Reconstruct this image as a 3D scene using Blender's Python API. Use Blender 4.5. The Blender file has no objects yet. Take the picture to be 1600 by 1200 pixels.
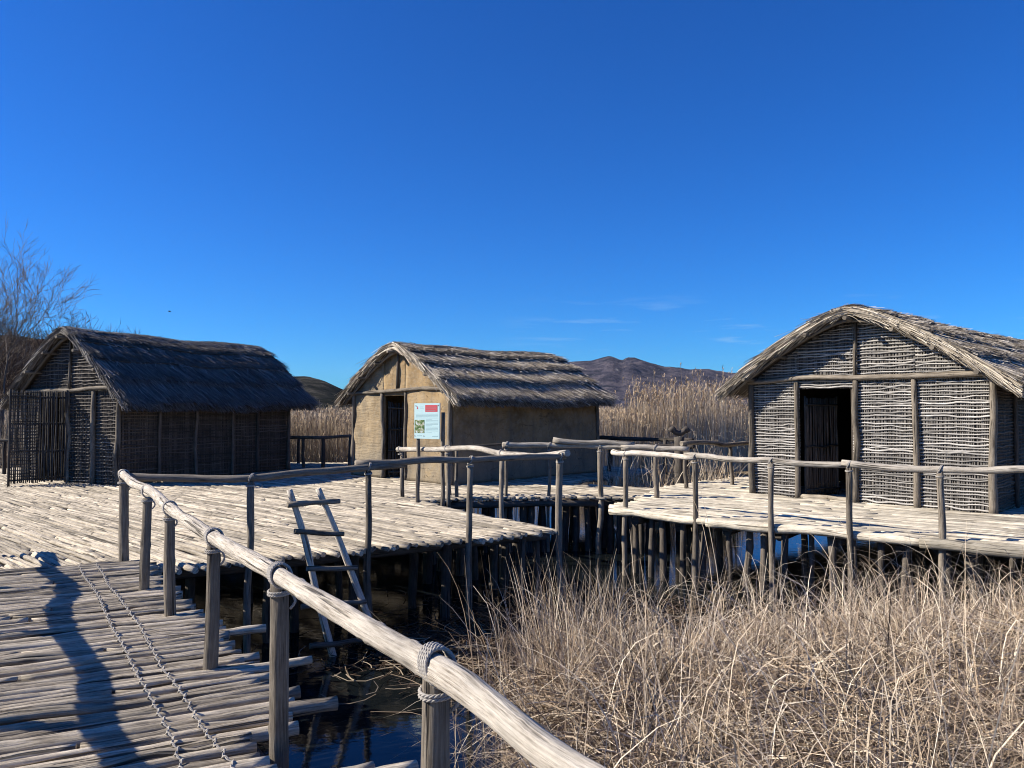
import bpy, math, random
import numpy as np
from math import radians, pi, sin, cos, sqrt
from mathutils import Vector, noise as mnoise

# ------------------------------------------------------------------ camera, world, sun
C = bpy.context.scene
COL = C.collection
EYE = 2.90            # eye height over the water; decks lie at 1.15
PITCH = math.atan(40/1200)
cam_d = bpy.data.cameras.new('camera'); cam = bpy.data.objects.new('camera', cam_d); COL.objects.link(cam)
cam.location = (0, 0, EYE); cam.rotation_euler = (pi/2+PITCH, 0, 0)
cam_d.sensor_width = 36; cam_d.lens = 27; cam_d.clip_end = 30000; cam_d.clip_start = 0.05
C.camera = cam

SUN_EL = radians(32); SUN_AZ = radians(269)     # clockwise from +Y: the sun stands to the left
w = bpy.data.worlds.new('World'); C.world = w; w.use_nodes = True
nt = w.node_tree; nt.nodes.clear()
wo = nt.nodes.new('ShaderNodeOutputWorld'); bg = nt.nodes.new('ShaderNodeBackground')
sky = nt.nodes.new('ShaderNodeTexSky'); sky.sky_type = 'NISHITA'; sky.sun_disc = False
sky.sun_elevation = SUN_EL; sky.sun_rotation = SUN_AZ
sky.air_density = 1.0; sky.dust_density = 0.15; sky.ozone_density = 3.0; sky.altitude = 600
hs = nt.nodes.new('ShaderNodeHueSaturation'); hs.inputs['Saturation'].default_value = 1.22
hs.inputs['Hue'].default_value = 0.5; hs.inputs['Value'].default_value = 1.0
tint = nt.nodes.new('ShaderNodeMix'); tint.data_type = 'RGBA'; tint.blend_type = 'MULTIPLY'; tint.inputs[0].default_value = 1
tint.inputs[7].default_value = (.22, .87, 1.67, 1)      # deep winter blue
nt.links.new(sky.outputs[0], hs.inputs['Color']); nt.links.new(hs.outputs[0], tint.inputs[6])
# thin wisps of cirrus low over the mountains
tc = nt.nodes.new('ShaderNodeTexCoord')
mp = nt.nodes.new('ShaderNodeMapping'); mp.inputs['Scale'].default_value = (7, 7, 75)
mp.inputs['Location'].default_value = (1.3, 0.4, 2.2)
nz = nt.nodes.new('ShaderNodeTexNoise'); nz.inputs['Scale'].default_value = 1.0; nz.inputs['Detail'].default_value = 5
nz.inputs['Roughness'].default_value = 0.55
nt.links.new(tc.outputs['Generated'], mp.inputs[0]); nt.links.new(mp.outputs[0], nz.inputs['Vector'])
r1 = nt.nodes.new('ShaderNodeMapRange'); r1.inputs[1].default_value = 0.56; r1.inputs[2].default_value = 0.76
nt.links.new(nz.outputs[0], r1.inputs[0])
sp = nt.nodes.new('ShaderNodeSeparateXYZ'); nt.links.new(tc.outputs['Generated'], sp.inputs[0])
r2 = nt.nodes.new('ShaderNodeMapRange'); r2.inputs[1].default_value = 0.05; r2.inputs[2].default_value = 0.08
r3 = nt.nodes.new('ShaderNodeMapRange'); r3.inputs[1].default_value = 0.15; r3.inputs[2].default_value = 0.10
r4 = nt.nodes.new('ShaderNodeMapRange'); r4.inputs[1].default_value = -0.02; r4.inputs[2].default_value = 0.12
nt.links.new(sp.outputs[2], r2.inputs[0]); nt.links.new(sp.outputs[2], r3.inputs[0]); nt.links.new(sp.outputs[0], r4.inputs[0])
def wm(a, b):
    m = nt.nodes.new('ShaderNodeMath'); m.operation = 'MULTIPLY'
    nt.links.new(a, m.inputs[0])
    if isinstance(b, float): m.inputs[1].default_value = b
    else: nt.links.new(b, m.inputs[1])
    return m.outputs[0]
cm = wm(wm(wm(wm(r1.outputs[0], r2.outputs[0]), r3.outputs[0]), r4.outputs[0]), 0.55)
mx = nt.nodes.new('ShaderNodeMix'); mx.data_type = 'RGBA'
mx.inputs[7].default_value = (5.5, 8.0, 10.5, 1)
nt.links.new(cm, mx.inputs[0]); nt.links.new(tint.outputs[2], mx.inputs[6]); nt.links.new(mx.outputs[2], bg.inputs[0])
bg.inputs[1].default_value = 0.052
nt.links.new(bg.outputs[0], wo.inputs[0])

sd = bpy.data.lights.new('sun', 'SUN'); sun = bpy.data.objects.new('sun', sd); COL.objects.link(sun)
sd.energy = 5.0; sd.angle = radians(0.53); sd.color = (1.0, 0.925, 0.80)
sv = Vector((sin(SUN_AZ)*cos(SUN_EL), cos(SUN_AZ)*cos(SUN_EL), sin(SUN_EL)))
sun.rotation_euler = sv.to_track_quat('Z', 'Y').to_euler(); sun.location = sv*60

C.view_settings.view_transform = 'Standard'; C.view_settings.look = 'None'
C.view_settings.exposure = 0.84; C.view_settings.gamma = 1.0
C.render.engine = 'CYCLES'
C.cycles.max_bounces = 6
C.cycles.pixel_filter_type = 'BLACKMAN_HARRIS'; C.cycles.filter_width = 1.05

DECK = 1.15
HAZE = 1.3e-5
rng = np.random.default_rng(7)
random.seed(7)
def rr(a, b): return random.uniform(a, b)

def at(u, v, z):       # the spot at height z seen at (u, v) of the photograph
    f = 1200.
    dx = (u-800)/f; dy = -(v-600)/f
    d = Vector((dx, cos(PITCH)-sin(PITCH)*dy, sin(PITCH)+cos(PITCH)*dy))
    t = (z-EYE)/d.z
    return Vector((d.x*t, d.y*t, z))
def atd(u, v, y):      # the spot at distance y
    f = 1200.
    dx = (u-800)/f; dy = -(v-600)/f
    d = Vector((dx, cos(PITCH)-sin(PITCH)*dy, sin(PITCH)+cos(PITCH)*dy))
    t = y/d.y
    return Vector((d.x*t, y, EYE+d.z*t))

# ------------------------------------------------------------------ materials
def mat(name):
    m = bpy.data.materials.new(name); m.use_nodes = True
    n = m.node_tree; n.nodes.clear()
    o = n.nodes.new('ShaderNodeOutputMaterial'); b = n.nodes.new('ShaderNodeBsdfPrincipled')
    n.links.new(b.outputs[0], o.inputs[0]); b.inputs['Roughness'].default_value = 0.9
    b.inputs['Specular IOR Level'].default_value = 0.25
    return m, n, b
def N(n, t, **k):
    x = n.nodes.new(t)
    for a, v in k.items():
        if a.startswith('i_'): x.inputs[int(a[2:])].default_value = v
        else: setattr(x, a, v)
    return x
def ramp(n, src, stops):
    r = n.nodes.new('ShaderNodeValToRGB'); e = r.color_ramp.elements
    while len(e) < len(stops): e.new(0.5)
    for k, (p, c) in enumerate(stops):
        e[k].position = p; e[k].color = (*c, 1) if len(c) == 3 else c
    n.links.new(src, r.inputs[0]); return r.outputs[0]
def noise(n, vec, scale, detail=4, rough=.6, dist=0):
    x = N(n, 'ShaderNodeTexNoise'); x.inputs['Scale'].default_value = scale; x.inputs['Detail'].default_value = detail
    x.inputs['Roughness'].default_value = rough; x.inputs['Distortion'].default_value = dist
    if vec is not None: n.links.new(vec, x.inputs['Vector'])
    return x.outputs[0]
def mapping(n, vec, sc, loc=(0, 0, 0)):
    x = N(n, 'ShaderNodeMapping'); x.inputs['Scale'].default_value = sc; x.inputs['Location'].default_value = loc
    n.links.new(vec, x.inputs[0]); return x.outputs[0]
def mix(n, f, a, b, bt='MIX'):
    x = N(n, 'ShaderNodeMix'); x.data_type = 'RGBA'; x.blend_type = bt
    for i, v in ((0, f), (6, a), (7, b)):
        if isinstance(v, (int, float)): x.inputs[i].default_value = v
        elif isinstance(v, tuple): x.inputs[i].default_value = (*v, 1)
        else: n.links.new(v, x.inputs[i])
    return x.outputs[2]
def math_(n, op, a, b=0.):
    x = N(n, 'ShaderNodeMath'); x.operation = op
    for i, v in ((0, a), (1, b)):
        if isinstance(v, (int, float)): x.inputs[i].default_value = v
        else: n.links.new(v, x.inputs[i])
    return x.outputs[0]
def bump(n, b, h, st, dist=.01):
    x = N(n, 'ShaderNodeBump'); x.inputs['Strength'].default_value = st; x.inputs['Distance'].default_value = dist
    n.links.new(h, x.inputs['Height']); n.links.new(x.outputs[0], b.inputs['Normal'])

def wood(name, dark, mid, light, crack=1.0, fine=1.0, bst=.7, big=0):
    """weathered wood: grain and splits run along the log (UV: metres along, metres around)"""
    m, n, b = mat(name)
    uv = N(n, 'ShaderNodeUVMap').outputs[0]
    tone = N(n, 'ShaderNodeAttribute', attribute_name='tone').outputs['Fac']
    geo = N(n, 'ShaderNodeNewGeometry').outputs['Position']
    g1 = noise(n, mapping(n, uv, (4.5*fine, 95*fine, 1)), 1, 8, .72)
    g2 = noise(n, mapping(n, uv, (3, 14, 1), (4, 7, 0)), 1, 4, .6)
    col = ramp(n, g1, [(.36, dark), (.50, mid), (.64, light)])
    blot = noise(n, geo, 3.0, 6, .7)
    col = mix(n, ramp(n, g2, [(.35, (0, 0, 0)), (.65, (1, 1, 1))]), col, mix(n, .5, col, light), 'MIX')
    ck = noise(n, mapping(n, uv, (1.1, 26, 1), (9, 3, 0)), 1, 3, .5, .3)
    ckm = ramp(n, ck, [(.35, (1, 1, 1)), (.40, (0, 0, 0))])
    ckf = math_(n, 'MULTIPLY', ckm, .8*crack)
    col = mix(n, ckf, col, tuple(c*.22 for c in dark))
    kn = N(n, 'ShaderNodeTexVoronoi'); kn.inputs['Scale'].default_value = 1
    n.links.new(mapping(n, uv, (1.6, 7, 1), (2, 2, 0)), kn.inputs['Vector'])
    knm = ramp(n, kn.outputs['Distance'], [(.05, (1, 1, 1)), (.13, (0, 0, 0))])
    col = mix(n, math_(n, 'MULTIPLY', knm, .7), col, tuple(c*.35 for c in dark))
    tv = N(n, 'ShaderNodeMapRange'); tv.inputs[3].default_value = .52; tv.inputs[4].default_value = 1.24
    n.links.new(tone, tv.inputs[0])
    bv = N(n, 'ShaderNodeMapRange'); bv.inputs[1].default_value = .3; bv.inputs[2].default_value = .7
    bv.inputs[3].default_value = .66; bv.inputs[4].default_value = 1.14
    n.links.new(blot, bv.inputs[0])
    f = math_(n, 'MULTIPLY', tv.outputs[0], bv.outputs[0])
    cb = N(n, 'ShaderNodeCombineXYZ'); [n.links.new(f, cb.inputs[i]) for i in range(3)]
    col = mix(n, 1.0, col, cb.outputs[0], 'MULTIPLY')
    if big:      # worn and trodden patches, grey lichen, darker damp boards
        wv = noise(n, mapping(n, geo, (.55, .55, .55)), 1, 5, .62, .6)
        col = mix(n, ramp(n, wv, [(.46, (0, 0, 0)), (.62, (.62, .62, .62))]), col, mix(n, .5, col, (.17, .145, .115)))
        sp_ = noise(n, mapping(n, geo, (7, 7, 7)), 1, 3, .5)
        col = mix(n, ramp(n, sp_, [(.66, (0, 0, 0)), (.71, (.75, .75, .75))]), col, (.06, .048, .036))
    n.links.new(col, b.inputs['Base Color'])
    h = math_(n, 'SUBTRACT', g1, math_(n, 'MULTIPLY', ckm, 1.2*crack))
    h = math_(n, 'ADD', h, math_(n, 'MULTIPLY', g2, .8))
    bump(n, b, h, bst, .012)
    return m
M = {}
M['deck'] = wood('sun_bleached_logs', (.15, .115, .08), (.47, .40, .30), (.67, .59, .465), big=1, bst=1.1)
M['cream'] = wood('cream_poles', (.22, .175, .12), (.56, .49, .375), (.74, .67, .54), crack=.9, bst=1.0)
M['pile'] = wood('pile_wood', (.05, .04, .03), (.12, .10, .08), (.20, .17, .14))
M['walk'] = wood('grey_poles', (.065, .048, .033), (.43, .355, .26), (.74, .65, .51), crack=1, bst=1.0)
M['rail'] = wood('bleached_rail', (.15, .118, .085), (.50, .435, .35), (.70, .635, .54), fine=1.3, bst=.9)
M['post'] = wood('weathered_post', (.07, .055, .04), (.185, .152, .116), (.33, .285, .225), bst=.9)
M['darkwood'] = wood('dark_timber', (.03, .025, .02), (.075, .062, .05), (.14, .12, .10))  # darkest wood tone, for piles, beams, battens, door frames and back rails
M['withy'] = wood('grey_withies', (.17, .152, .13), (.40, .372, .335), (.58, .55, .505), crack=.4)
M['withy_mid'] = wood('shaded_reeds', (.08, .07, .06), (.20, .18, .16), (.31, .285, .25), crack=.4)  # uprights coloured darker to deepen the shade in gaps between withies
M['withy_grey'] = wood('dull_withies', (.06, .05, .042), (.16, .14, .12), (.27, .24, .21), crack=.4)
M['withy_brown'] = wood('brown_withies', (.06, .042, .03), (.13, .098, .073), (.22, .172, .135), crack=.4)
M['withy_dark'] = wood('dark_withies', (.035, .03, .026), (.085, .075, .066), (.16, .145, .13), crack=.4)  # darkest withy tone, for the left gable's uprights and door leaves

def straw(name, c1, c2, c3):
    m, n, b = mat(name)
    tone = N(n, 'ShaderNodeAttribute', attribute_name='tone').outputs['Fac']
    geo = N(n, 'ShaderNodeNewGeometry').outputs['Position']
    col = ramp(n, tone, [(0, c1), (.5, c2), (1, c3)])
    bl = noise(n, geo, 1.6, 4, .6)
    v = N(n, 'ShaderNodeMapRange'); v.inputs[1].default_value = .3; v.inputs[2].default_value = .7
    v.inputs[3].default_value = .72; v.inputs[4].default_value = 1.15; n.links.new(bl, v.inputs[0])
    cb = N(n, 'ShaderNodeCombineXYZ'); [n.links.new(v.outputs[0], cb.inputs[i]) for i in range(3)]
    n.links.new(mix(n, 1., col, cb.outputs[0], 'MULTIPLY'), b.inputs['Base Color'])
    b.inputs['Roughness'].default_value = .75
    return m
M['thatch'] = straw('thatch_straw', (.07, .054, .04), (.36, .305, .235), (.76, .68, .56))
M['thatch_grey'] = straw('old_grey_thatch', (.045, .04, .035), (.16, .145, .13), (.34, .31, .28))
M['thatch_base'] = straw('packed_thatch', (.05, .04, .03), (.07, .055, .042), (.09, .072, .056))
M['reed'] = straw('dry_cattail_leaves', (.04, .024, .013), (.37, .275, .185), (.78, .67, .52))
M['reed_field'] = straw('standing_reeds', (.17, .125, .08), (.46, .36, .245), (.68, .56, .41))
M['plume'] = straw('reed_plumes', (.30, .20, .115), (.48, .35, .21), (.64, .49, .33))
M['litter'] = straw('floating_reed_litter', (.035, .022, .013), (.085, .052, .028), (.36, .29, .20))
M['twig'] = straw('bare_twigs', (.09, .07, .055), (.15, .12, .095), (.23, .19, .155))
M['thicket'] = straw('brown_bare_thicket', (.05, .033, .022), (.10, .064, .04), (.17, .11, .07))

def rope_mat():
    m, n, b = mat('hemp_rope')
    uv = N(n, 'ShaderNodeUVMap').outputs[0]
    g = noise(n, mapping(n, uv, (60, 400, 1)), 1, 3, .6)
    col = ramp(n, g, [(.3, (.20, .18, .155)), (.55, (.38, .35, .31)), (.75, (.54, .51, .46))])
    n.links.new(col, b.inputs['Base Color']); bump(n, b, g, .5, .003)
    return m
M['rope'] = rope_mat()

def daub_mat(name, c1, c2, c3, rows=0.):
    m, n, b = mat(name)
    tc = N(n, 'ShaderNodeTexCoord').outputs['Object']
    a = noise(n, tc, 1.3, 6, .62); c = noise(n, tc, 9, 6, .7); d = noise(n, mapping(n, tc, (2, 2, 16)), 1, 5, .6)
    col = ramp(n, a, [(.33, c1), (.52, c2), (.68, c3)])
    col = mix(n, ramp(n, c, [(.45, (0, 0, 0)), (.75, (.55, .55, .55))]), col, (.30, .26, .20))
    sep = N(n, 'ShaderNodeSeparateXYZ'); n.links.new(tc, sep.inputs[0])
    # damp grey lichen band at the foot of the wall with an uneven edge
    lo = N(n, 'ShaderNodeMapRange'); lo.inputs[1].default_value = 1.15; lo.inputs[2].default_value = .35
    n.links.new(math_(n, 'ADD', sep.outputs[2], math_(n, 'MULTIPLY', math_(n, 'SUBTRACT', a, .5), 2.2)), lo.inputs[0])
    col = mix(n, math_(n, 'MULTIPLY', lo.outputs[0], .55), col, (.22, .20, .16))
    vo = N(n, 'ShaderNodeTexVoronoi', feature='DISTANCE_TO_EDGE'); vo.inputs['Scale'].default_value = 2.3
    n.links.new(mix(n, .16, tc, N(n, 'ShaderNodeTexNoise').outputs[1]), vo.inputs['Vector'])
    ckk = ramp(n, vo.outputs['Distance'], [(.0, (1, 1, 1)), (.018, (0, 0, 0))])
    ckk = math_(n, 'MULTIPLY', ckk, ramp(n, d, [(.45, (0, 0, 0)), (.6, (1, 1, 1))]))
    col = mix(n, math_(n, 'MULTIPLY', ckk, .75), col, (.04, .028, .016))
    st = noise(n, mapping(n, tc, (3.5, 3.5, .6)), 1, 5, .65)
    col = mix(n, ramp(n, st, [(.5, (0, 0, 0)), (.68, (.5, .5, .5))]), col, (.12, .10, .075))
    n.links.new(col, b.inputs['Base Color'])
    h = math_(n, 'ADD', math_(n, 'MULTIPLY', c, .6), math_(n, 'MULTIPLY', d, 1.0+rows))
    bump(n, b, h, .8, .03)
    return m
M['daub'] = daub_mat('ochre_daub', (.15, .10, .048), (.28, .19, .095), (.36, .26, .14), -.5)
M['daub_pale'] = daub_mat('pale_trowelled_daub', (.17, .125, .07), (.30, .225, .135), (.41, .32, .20), .3)

def simple(name, c, rough=.8, spec=.3):
    m, n, b = mat(name); b.inputs['Base Color'].default_value = (*c, 1); b.inputs['Roughness'].default_value = rough
    b.inputs['Specular IOR Level'].default_value = spec
    g = noise(n, N(n, 'ShaderNodeTexCoord').outputs['Object'], 30, 3)
    n.links.new(mix(n, math_(n, 'MULTIPLY', g, .3), c, tuple(x*.72 for x in c)), b.inputs['Base Color'])
    return m
M['panel'] = simple('pale_printed_panel', (.40, .55, .56), .35, .5)
M['red'] = simple('red_print', (.45, .06, .07), .4)
M['ink'] = simple('grey_ink', (.16, .22, .24), .5)
M['inklight'] = simple('pale_grey_ink', (.27, .40, .42), .5)
M['black'] = simple('black_feathers', (.02, .02, .02))
M['metal'] = simple('dull_screw', (.3, .3, .3), .4, .6)

m, n, b = mat('printed_picture')
tc = N(n, 'ShaderNodeTexCoord').outputs['Object']
n.links.new(ramp(n, noise(n, tc, 16, 4, .7), [(.38, (.03, .07, .02)), (.5, (.13, .19, .08)), (.56, (.32, .29, .22)), (.66, (.45, .55, .6))]), b.inputs['Base Color'])
M['picture'] = m

m, n, b = mat('marsh_water')
geo = N(n, 'ShaderNodeNewGeometry').outputs['Position']
b.inputs['Base Color'].default_value = (.006, .008, .009, 1); b.inputs['Roughness'].default_value = .03
b.inputs['IOR'].default_value = 1.33; b.inputs['Specular IOR Level'].default_value = .5
h = math_(n, 'ADD', noise(n, mapping(n, geo, (5, 9, 1)), 1, 4, .55), math_(n, 'MULTIPLY', noise(n, geo, 26, 2), .18))
bump(n, b, h, .08, .02)
M['water'] = m

m, n, b = mat('marsh_mud')
geo = N(n, 'ShaderNodeNewGeometry').outputs['Position']
n.links.new(ramp(n, noise(n, geo, 2.2, 7, .7), [(.3, (.018, .013, .008)), (.55, (.05, .036, .022)), (.75, (.12, .09, .055))]), b.inputs['Base Color'])
bump(n, b, noise(n, geo, 18, 6, .7), 1, .05)
M['mud'] = m
m, n, b = mat('marsh_ground')
geo = N(n, 'ShaderNodeNewGeometry').outputs['Position']
n.links.new(ramp(n, noise(n, geo, .12, 8, .7), [(.3, (.07, .05, .03)), (.5, (.16, .12, .075)), (.7, (.22, .17, .11))]), b.inputs['Base Color'])
bump(n, b, noise(n, geo, 6, 6, .7), 1, .1)
M['ground'] = m

def hill_mat(name, sc, stops, rock=None, bs=1.0):
    m, n, b = mat(name)
    geo = N(n, 'ShaderNodeNewGeometry').outputs['Position']
    col = ramp(n, noise(n, geo, sc, 8, .72), stops)
    if rock:
        col = mix(n, ramp(n, noise(n, mapping(n, geo, (1, 1, .35), (37, 0, 0)), sc*1.6, 7, .75), [(.62, (0, 0, 0)), (.70, (.8, .8, .8))]), col, rock)
    n.links.new(col, b.inputs['Base Color']); b.inputs['Roughness'].default_value = 1; b.inputs['Specular IOR Level'].default_value = 0
    bump(n, b, noise(n, geo, sc*2, 8, .7), bs, .35/sc)
    return m
M['mountain'] = hill_mat('haze_tinted_scrub', .011, [(.40, (.034, .036, .052)), (.5, (.082, .074, .098)), (.58, (.14, .12, .135))], (.38, .36, .36), 1.6)  # distance haze mixed into the ground colours as blue and purple
M['hill'] = hill_mat('wooded_hill', .02, [(.38, (.010, .013, .013)), (.5, (.032, .033, .029)), (.60, (.10, .09, .075))])
M['hillbrown'] = hill_mat('bare_woodland_slope', .25, [(.35, (.035, .023, .016)), (.5, (.07, .046, .03)), (.65, (.12, .08, .05))], None, .7)

# ------------------------------------------------------------------ mesh collector
class Geo:
    def __init__(s): s.v = []; s.l = []; s.n = []; s.uv = []; s.t = []; s.sm = []; s.c = 0
    def add(s, v, loops, sizes, uv=None, tone=.5, smooth=True):
        v = np.asarray(v, float).reshape(-1, 3); loops = np.asarray(loops, int).ravel(); sizes = np.asarray(sizes, int).ravel()
        s.v.append(v); s.l.append(loops+s.c); s.n.append(sizes)
        s.uv.append(np.zeros((len(loops), 2)) if uv is None else np.asarray(uv, float).reshape(-1, 2))
        s.t.append(np.full(len(v), tone) if np.isscalar(tone) else np.asarray(tone, float).ravel())
        s.sm.append(np.full(len(sizes), smooth)); s.c += len(v)
    def tubes(s, P, R, n=6, tone=None, caps=True, off=None):
        P = np.asarray(P, float); R = np.asarray(R, float)
        if P.ndim == 2: P = P[None]
        if R.ndim == 1: R = R[None]
        Nn, K, _ = P.shape
        R = np.broadcast_to(R, (Nn, K))
        T = np.gradient(P, axis=1); T /= np.linalg.norm(T, axis=2, keepdims=True)+1e-9
        mt = T.mean(axis=1); mt /= np.linalg.norm(mt, axis=1, keepdims=True)+1e-9
        ref = np.where(np.abs(mt[:, 2:3]) > .8, np.array([[0, 1., 0]]), np.array([[0, 0, 1.]]))
        S = np.cross(T, ref[:, None, :]); S /= np.linalg.norm(S, axis=2, keepdims=True)+1e-9
        B = np.cross(S, T)
        a = np.arange(n)/n*2*pi
        V = P[:, :, None, :]+R[:, :, None, None]*(np.cos(a)[None, None, :, None]*S[:, :, None, :]+np.sin(a)[None, None, :, None]*B[:, :, None, :])
        if tone is None: tone = rng.random(Nn)
        tone = np.broadcast_to(np.asarray(tone, float), (Nn,))
        base = (np.arange(Nn)*K*n)[:, None, None]
        i = np.arange(K-1)[None, :, None]; j = np.arange(n)[None, None, :]; j2 = (j+1) % n
        q = np.stack([base+i*n+j, base+i*n+j2, base+(i+1)*n+j2, base+(i+1)*n+j], -1)[..., ::-1]
        L = np.concatenate([np.zeros((Nn, 1)), np.cumsum(np.linalg.norm(np.diff(P, axis=1), axis=2), axis=1)], 1)
        if off is None: off = rng.random((Nn, 2))*40
        u0 = (L[:, :-1, None]+off[:, 0][:, None, None])+0*j; u1 = (L[:, 1:, None]+off[:, 0][:, None, None])+0*j
        rm = R.mean(axis=1)[:, None, None]
        va = off[:, 1][:, None, None]+j/n*2*pi*rm+0*i; vb = off[:, 1][:, None, None]+(j+1)/n*2*pi*rm+0*i
        uv = np.stack([np.stack([u0, va], -1), np.stack([u0, vb], -1), np.stack([u1, vb], -1), np.stack([u1, va], -1)], -2)[..., ::-1, :]
        s.add(V, q, np.full(Nn*(K-1)*n, 4), uv, np.repeat(tone, K*n))
        if caps:
            c0 = base[:, 0]+np.arange(n)[None, :]; c1 = base[:, 0]+(K-1)*n+np.arange(n)[None, ::-1]
            cc = np.stack([c0, c1], 1)
            cuv = np.stack([np.cos(a)*rm[:, 0]*1.0, np.sin(a)*rm[:, 0]], -1)
            cuv = np.broadcast_to(cuv[:, None], (Nn, 2, n, 2))+off[:, None, None, :]
            # the caps use the last block of vertices
            s.l.append((cc+s.c-V.size//3).ravel()); s.n.append(np.full(2*Nn, n)); s.uv.append(cuv.reshape(-1, 2)); s.sm.append(np.full(2*Nn, False))
    def strips(s, P, W, tone=None):
        """P (N,K,3) centre lines, W (N,K,3) half width vectors"""
        Nn, K, _ = P.shape
        V = np.stack([P-W, P+W], 2)
        base = (np.arange(Nn)*K*2)[:, None]; i = np.arange(K-1)[None, :]
        q = np.stack([base+2*i, base+2*i+1, base+2*i+3, base+2*i+2], -1)
        if tone is None: tone = rng.random(Nn)
        s.add(V, q, np.full(Nn*(K-1), 4), None, np.repeat(tone, K*2), True)
    def box(s, x0, x1, y0, y1, z0, z1, tone=.5):
        v = [(x, y, z) for z in (z0, z1) for y in (y0, y1) for x in (x0, x1)]
        f = [(0, 2, 3, 1), (4, 5, 7, 6), (0, 1, 5, 4), (2, 6, 7, 3), (0, 4, 6, 2), (1, 3, 7, 5)]
        s.add(v, f, [4]*6, None, tone, False)
    def build(s, name, m, parent=None):
        me = bpy.data.meshes.new(name)
        V = np.concatenate(s.v); L = np.concatenate(s.l); Z = np.concatenate(s.n); UV = np.concatenate(s.uv)
        me.vertices.add(len(V)); me.vertices.foreach_set('co', V.ravel().astype(np.float32))
        me.loops.add(len(L)); me.loops.foreach_set('vertex_index', L.astype(np.int32))
        me.polygons.add(len(Z)); me.polygons.foreach_set('loop_start', np.concatenate([[0], np.cumsum(Z)[:-1]]).astype(np.int32))
        me.polygons.foreach_set('loop_total', Z.astype(np.int32))
        me.polygons.foreach_set('use_smooth', np.concatenate(s.sm).astype(bool))
        ul = me.uv_layers.new(name='UVMap'); ul.data.foreach_set('uv', UV.ravel().astype(np.float32))
        at_ = me.attributes.new('tone', 'FLOAT', 'POINT'); at_.data.foreach_set('value', np.concatenate(s.t).astype(np.float32))
        me.materials.append(m); me.update(calc_edges=True); me.validate()
        o = bpy.data.objects.new(name, me); COL.objects.link(o)
        if parent: o.parent = parent
        return o
def tag(o, label=None, cat=None, group=None, kind=None):
    if label: o['label'] = label
    if cat: o['category'] = cat
    if group: o['group'] = group
    if kind: o['kind'] = kind
    return o
def empty(name, loc=(0, 0, 0), rz=0, **k):
    o = bpy.data.objects.new(name, None); COL.objects.link(o); o.location = loc; o.rotation_euler = (0, 0, rz)
    o.empty_display_size = .2
    return tag(o, **k)
def wob(n, amp, k=3):
    """smooth random wander of n samples"""
    c = rng.normal(0, 1, k+2); x = np.linspace(0, k+1, n); i = np.minimum(x.astype(int), k); f = x-i; f = f*f*(3-2*f)
    return amp*(c[i]*(1-f)+c[i+1]*f)
def pole(g, a, b, r0, r1=None, n=8, seg=.25, bend=.02, lump=.06, tone=None, caps=True):
    a = np.array(a, float); b = np.array(b, float); r1 = r0 if r1 is None else r1
    Ln = np.linalg.norm(b-a); K = max(3, int(Ln/seg)+1)
    t = np.linspace(0, 1, K)[:, None]; P = a+(b-a)*t
    d = (b-a)/Ln; ref = np.array([0, 0, 1.]) if abs(d[2]) < .8 else np.array([1., 0, 0])
    s = np.cross(d, ref); s /= np.linalg.norm(s); q = np.cross(s, d)
    env = np.sin(np.pi*np.clip(t, 0, 1))
    P = P+(wob(K, bend)[:, None]*s+wob(K, bend)[:, None]*q)*env
    R = np.linspace(r0, r1, K)*(1+rng.normal(0, lump, K))
    g.tubes(P, R, n, tone if tone is None else [tone], caps)
    return P
def polyline(pts, seg):
    pts = [np.array(p, float) for p in pts]; out = []
    P = [2*pts[0]-pts[1]]+pts+[2*pts[-1]-pts[-2]]
    for i in range(1, len(P)-2):
        k = max(2, int(np.linalg.norm(P[i+1]-P[i])/seg))
        for t in np.arange(k)/k:
            out.append(.5*((2*P[i])+(-P[i-1]+P[i+1])*t+(2*P[i-1]-5*P[i]+4*P[i+1]-P[i+2])*t*t+(-P[i-1]+3*P[i]-3*P[i+1]+P[i+2])*t**3))
    out.append(pts[-1]); return np.array(out)

# ------------------------------------------------------------------ ground, water, mud
def inpoly(x, y, poly):
    c = np.zeros(np.shape(x), bool); j = len(poly)-1
    for i in range(len(poly)):
        xi, yi = poly[i]; xj, yj = poly[j]
        c ^= ((yi > y) != (yj > y)) & (x < (xj-xi)*(y-yi)/(yj-yi+1e-12)+xi); j = i
    return c
def grid(name, xs, ys, fz, m, kind='structure'):
    X, Y = np.meshgrid(xs, ys); Z = fz(X, Y); nx, ny = len(xs), len(ys)
    g = Geo(); i = np.arange(ny-1)[:, None]; j = np.arange(nx-1)[None]
    q = np.stack([i*nx+j, i*nx+j+1, (i+1)*nx+j+1, (i+1)*nx+j], -1)
    g.add(np.stack([X, Y, Z], -1), q, np.full((nx-1)*(ny-1), 4))
    return tag(g.build(name, m), kind=kind)
def sm(x, a, b): t = np.clip((x-a)/(b-a), 0, 1); return t*t*(3-2*t)
def gz(X, Y):
    shore = 26.5+9.5*sm(X, 1.5, 6)+1.2*np.sin(X*.35)+.8*np.sin(X*.9+1)
    d = np.minimum(np.minimum(Y+18, shore-Y), np.minimum(X+30, 34-X))
    return np.where(np.isfinite(d), .08-.75*sm(d, -.6, 1.2), 0)
ax = np.unique(np.concatenate([np.linspace(-9000, -40, 20), np.linspace(-40, 45, 110), np.linspace(45, 9000, 20)]))
ay = np.unique(np.concatenate([np.linspace(-9000, -22, 12), np.linspace(-22, 44, 110), np.linspace(44, 12000, 40)]))
grid('ground', ax, ay, gz, M['ground'])
grid('water', np.linspace(-32, 36, 3), np.linspace(-20, 41, 3), lambda X, Y: 0*X, M['water'])

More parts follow.
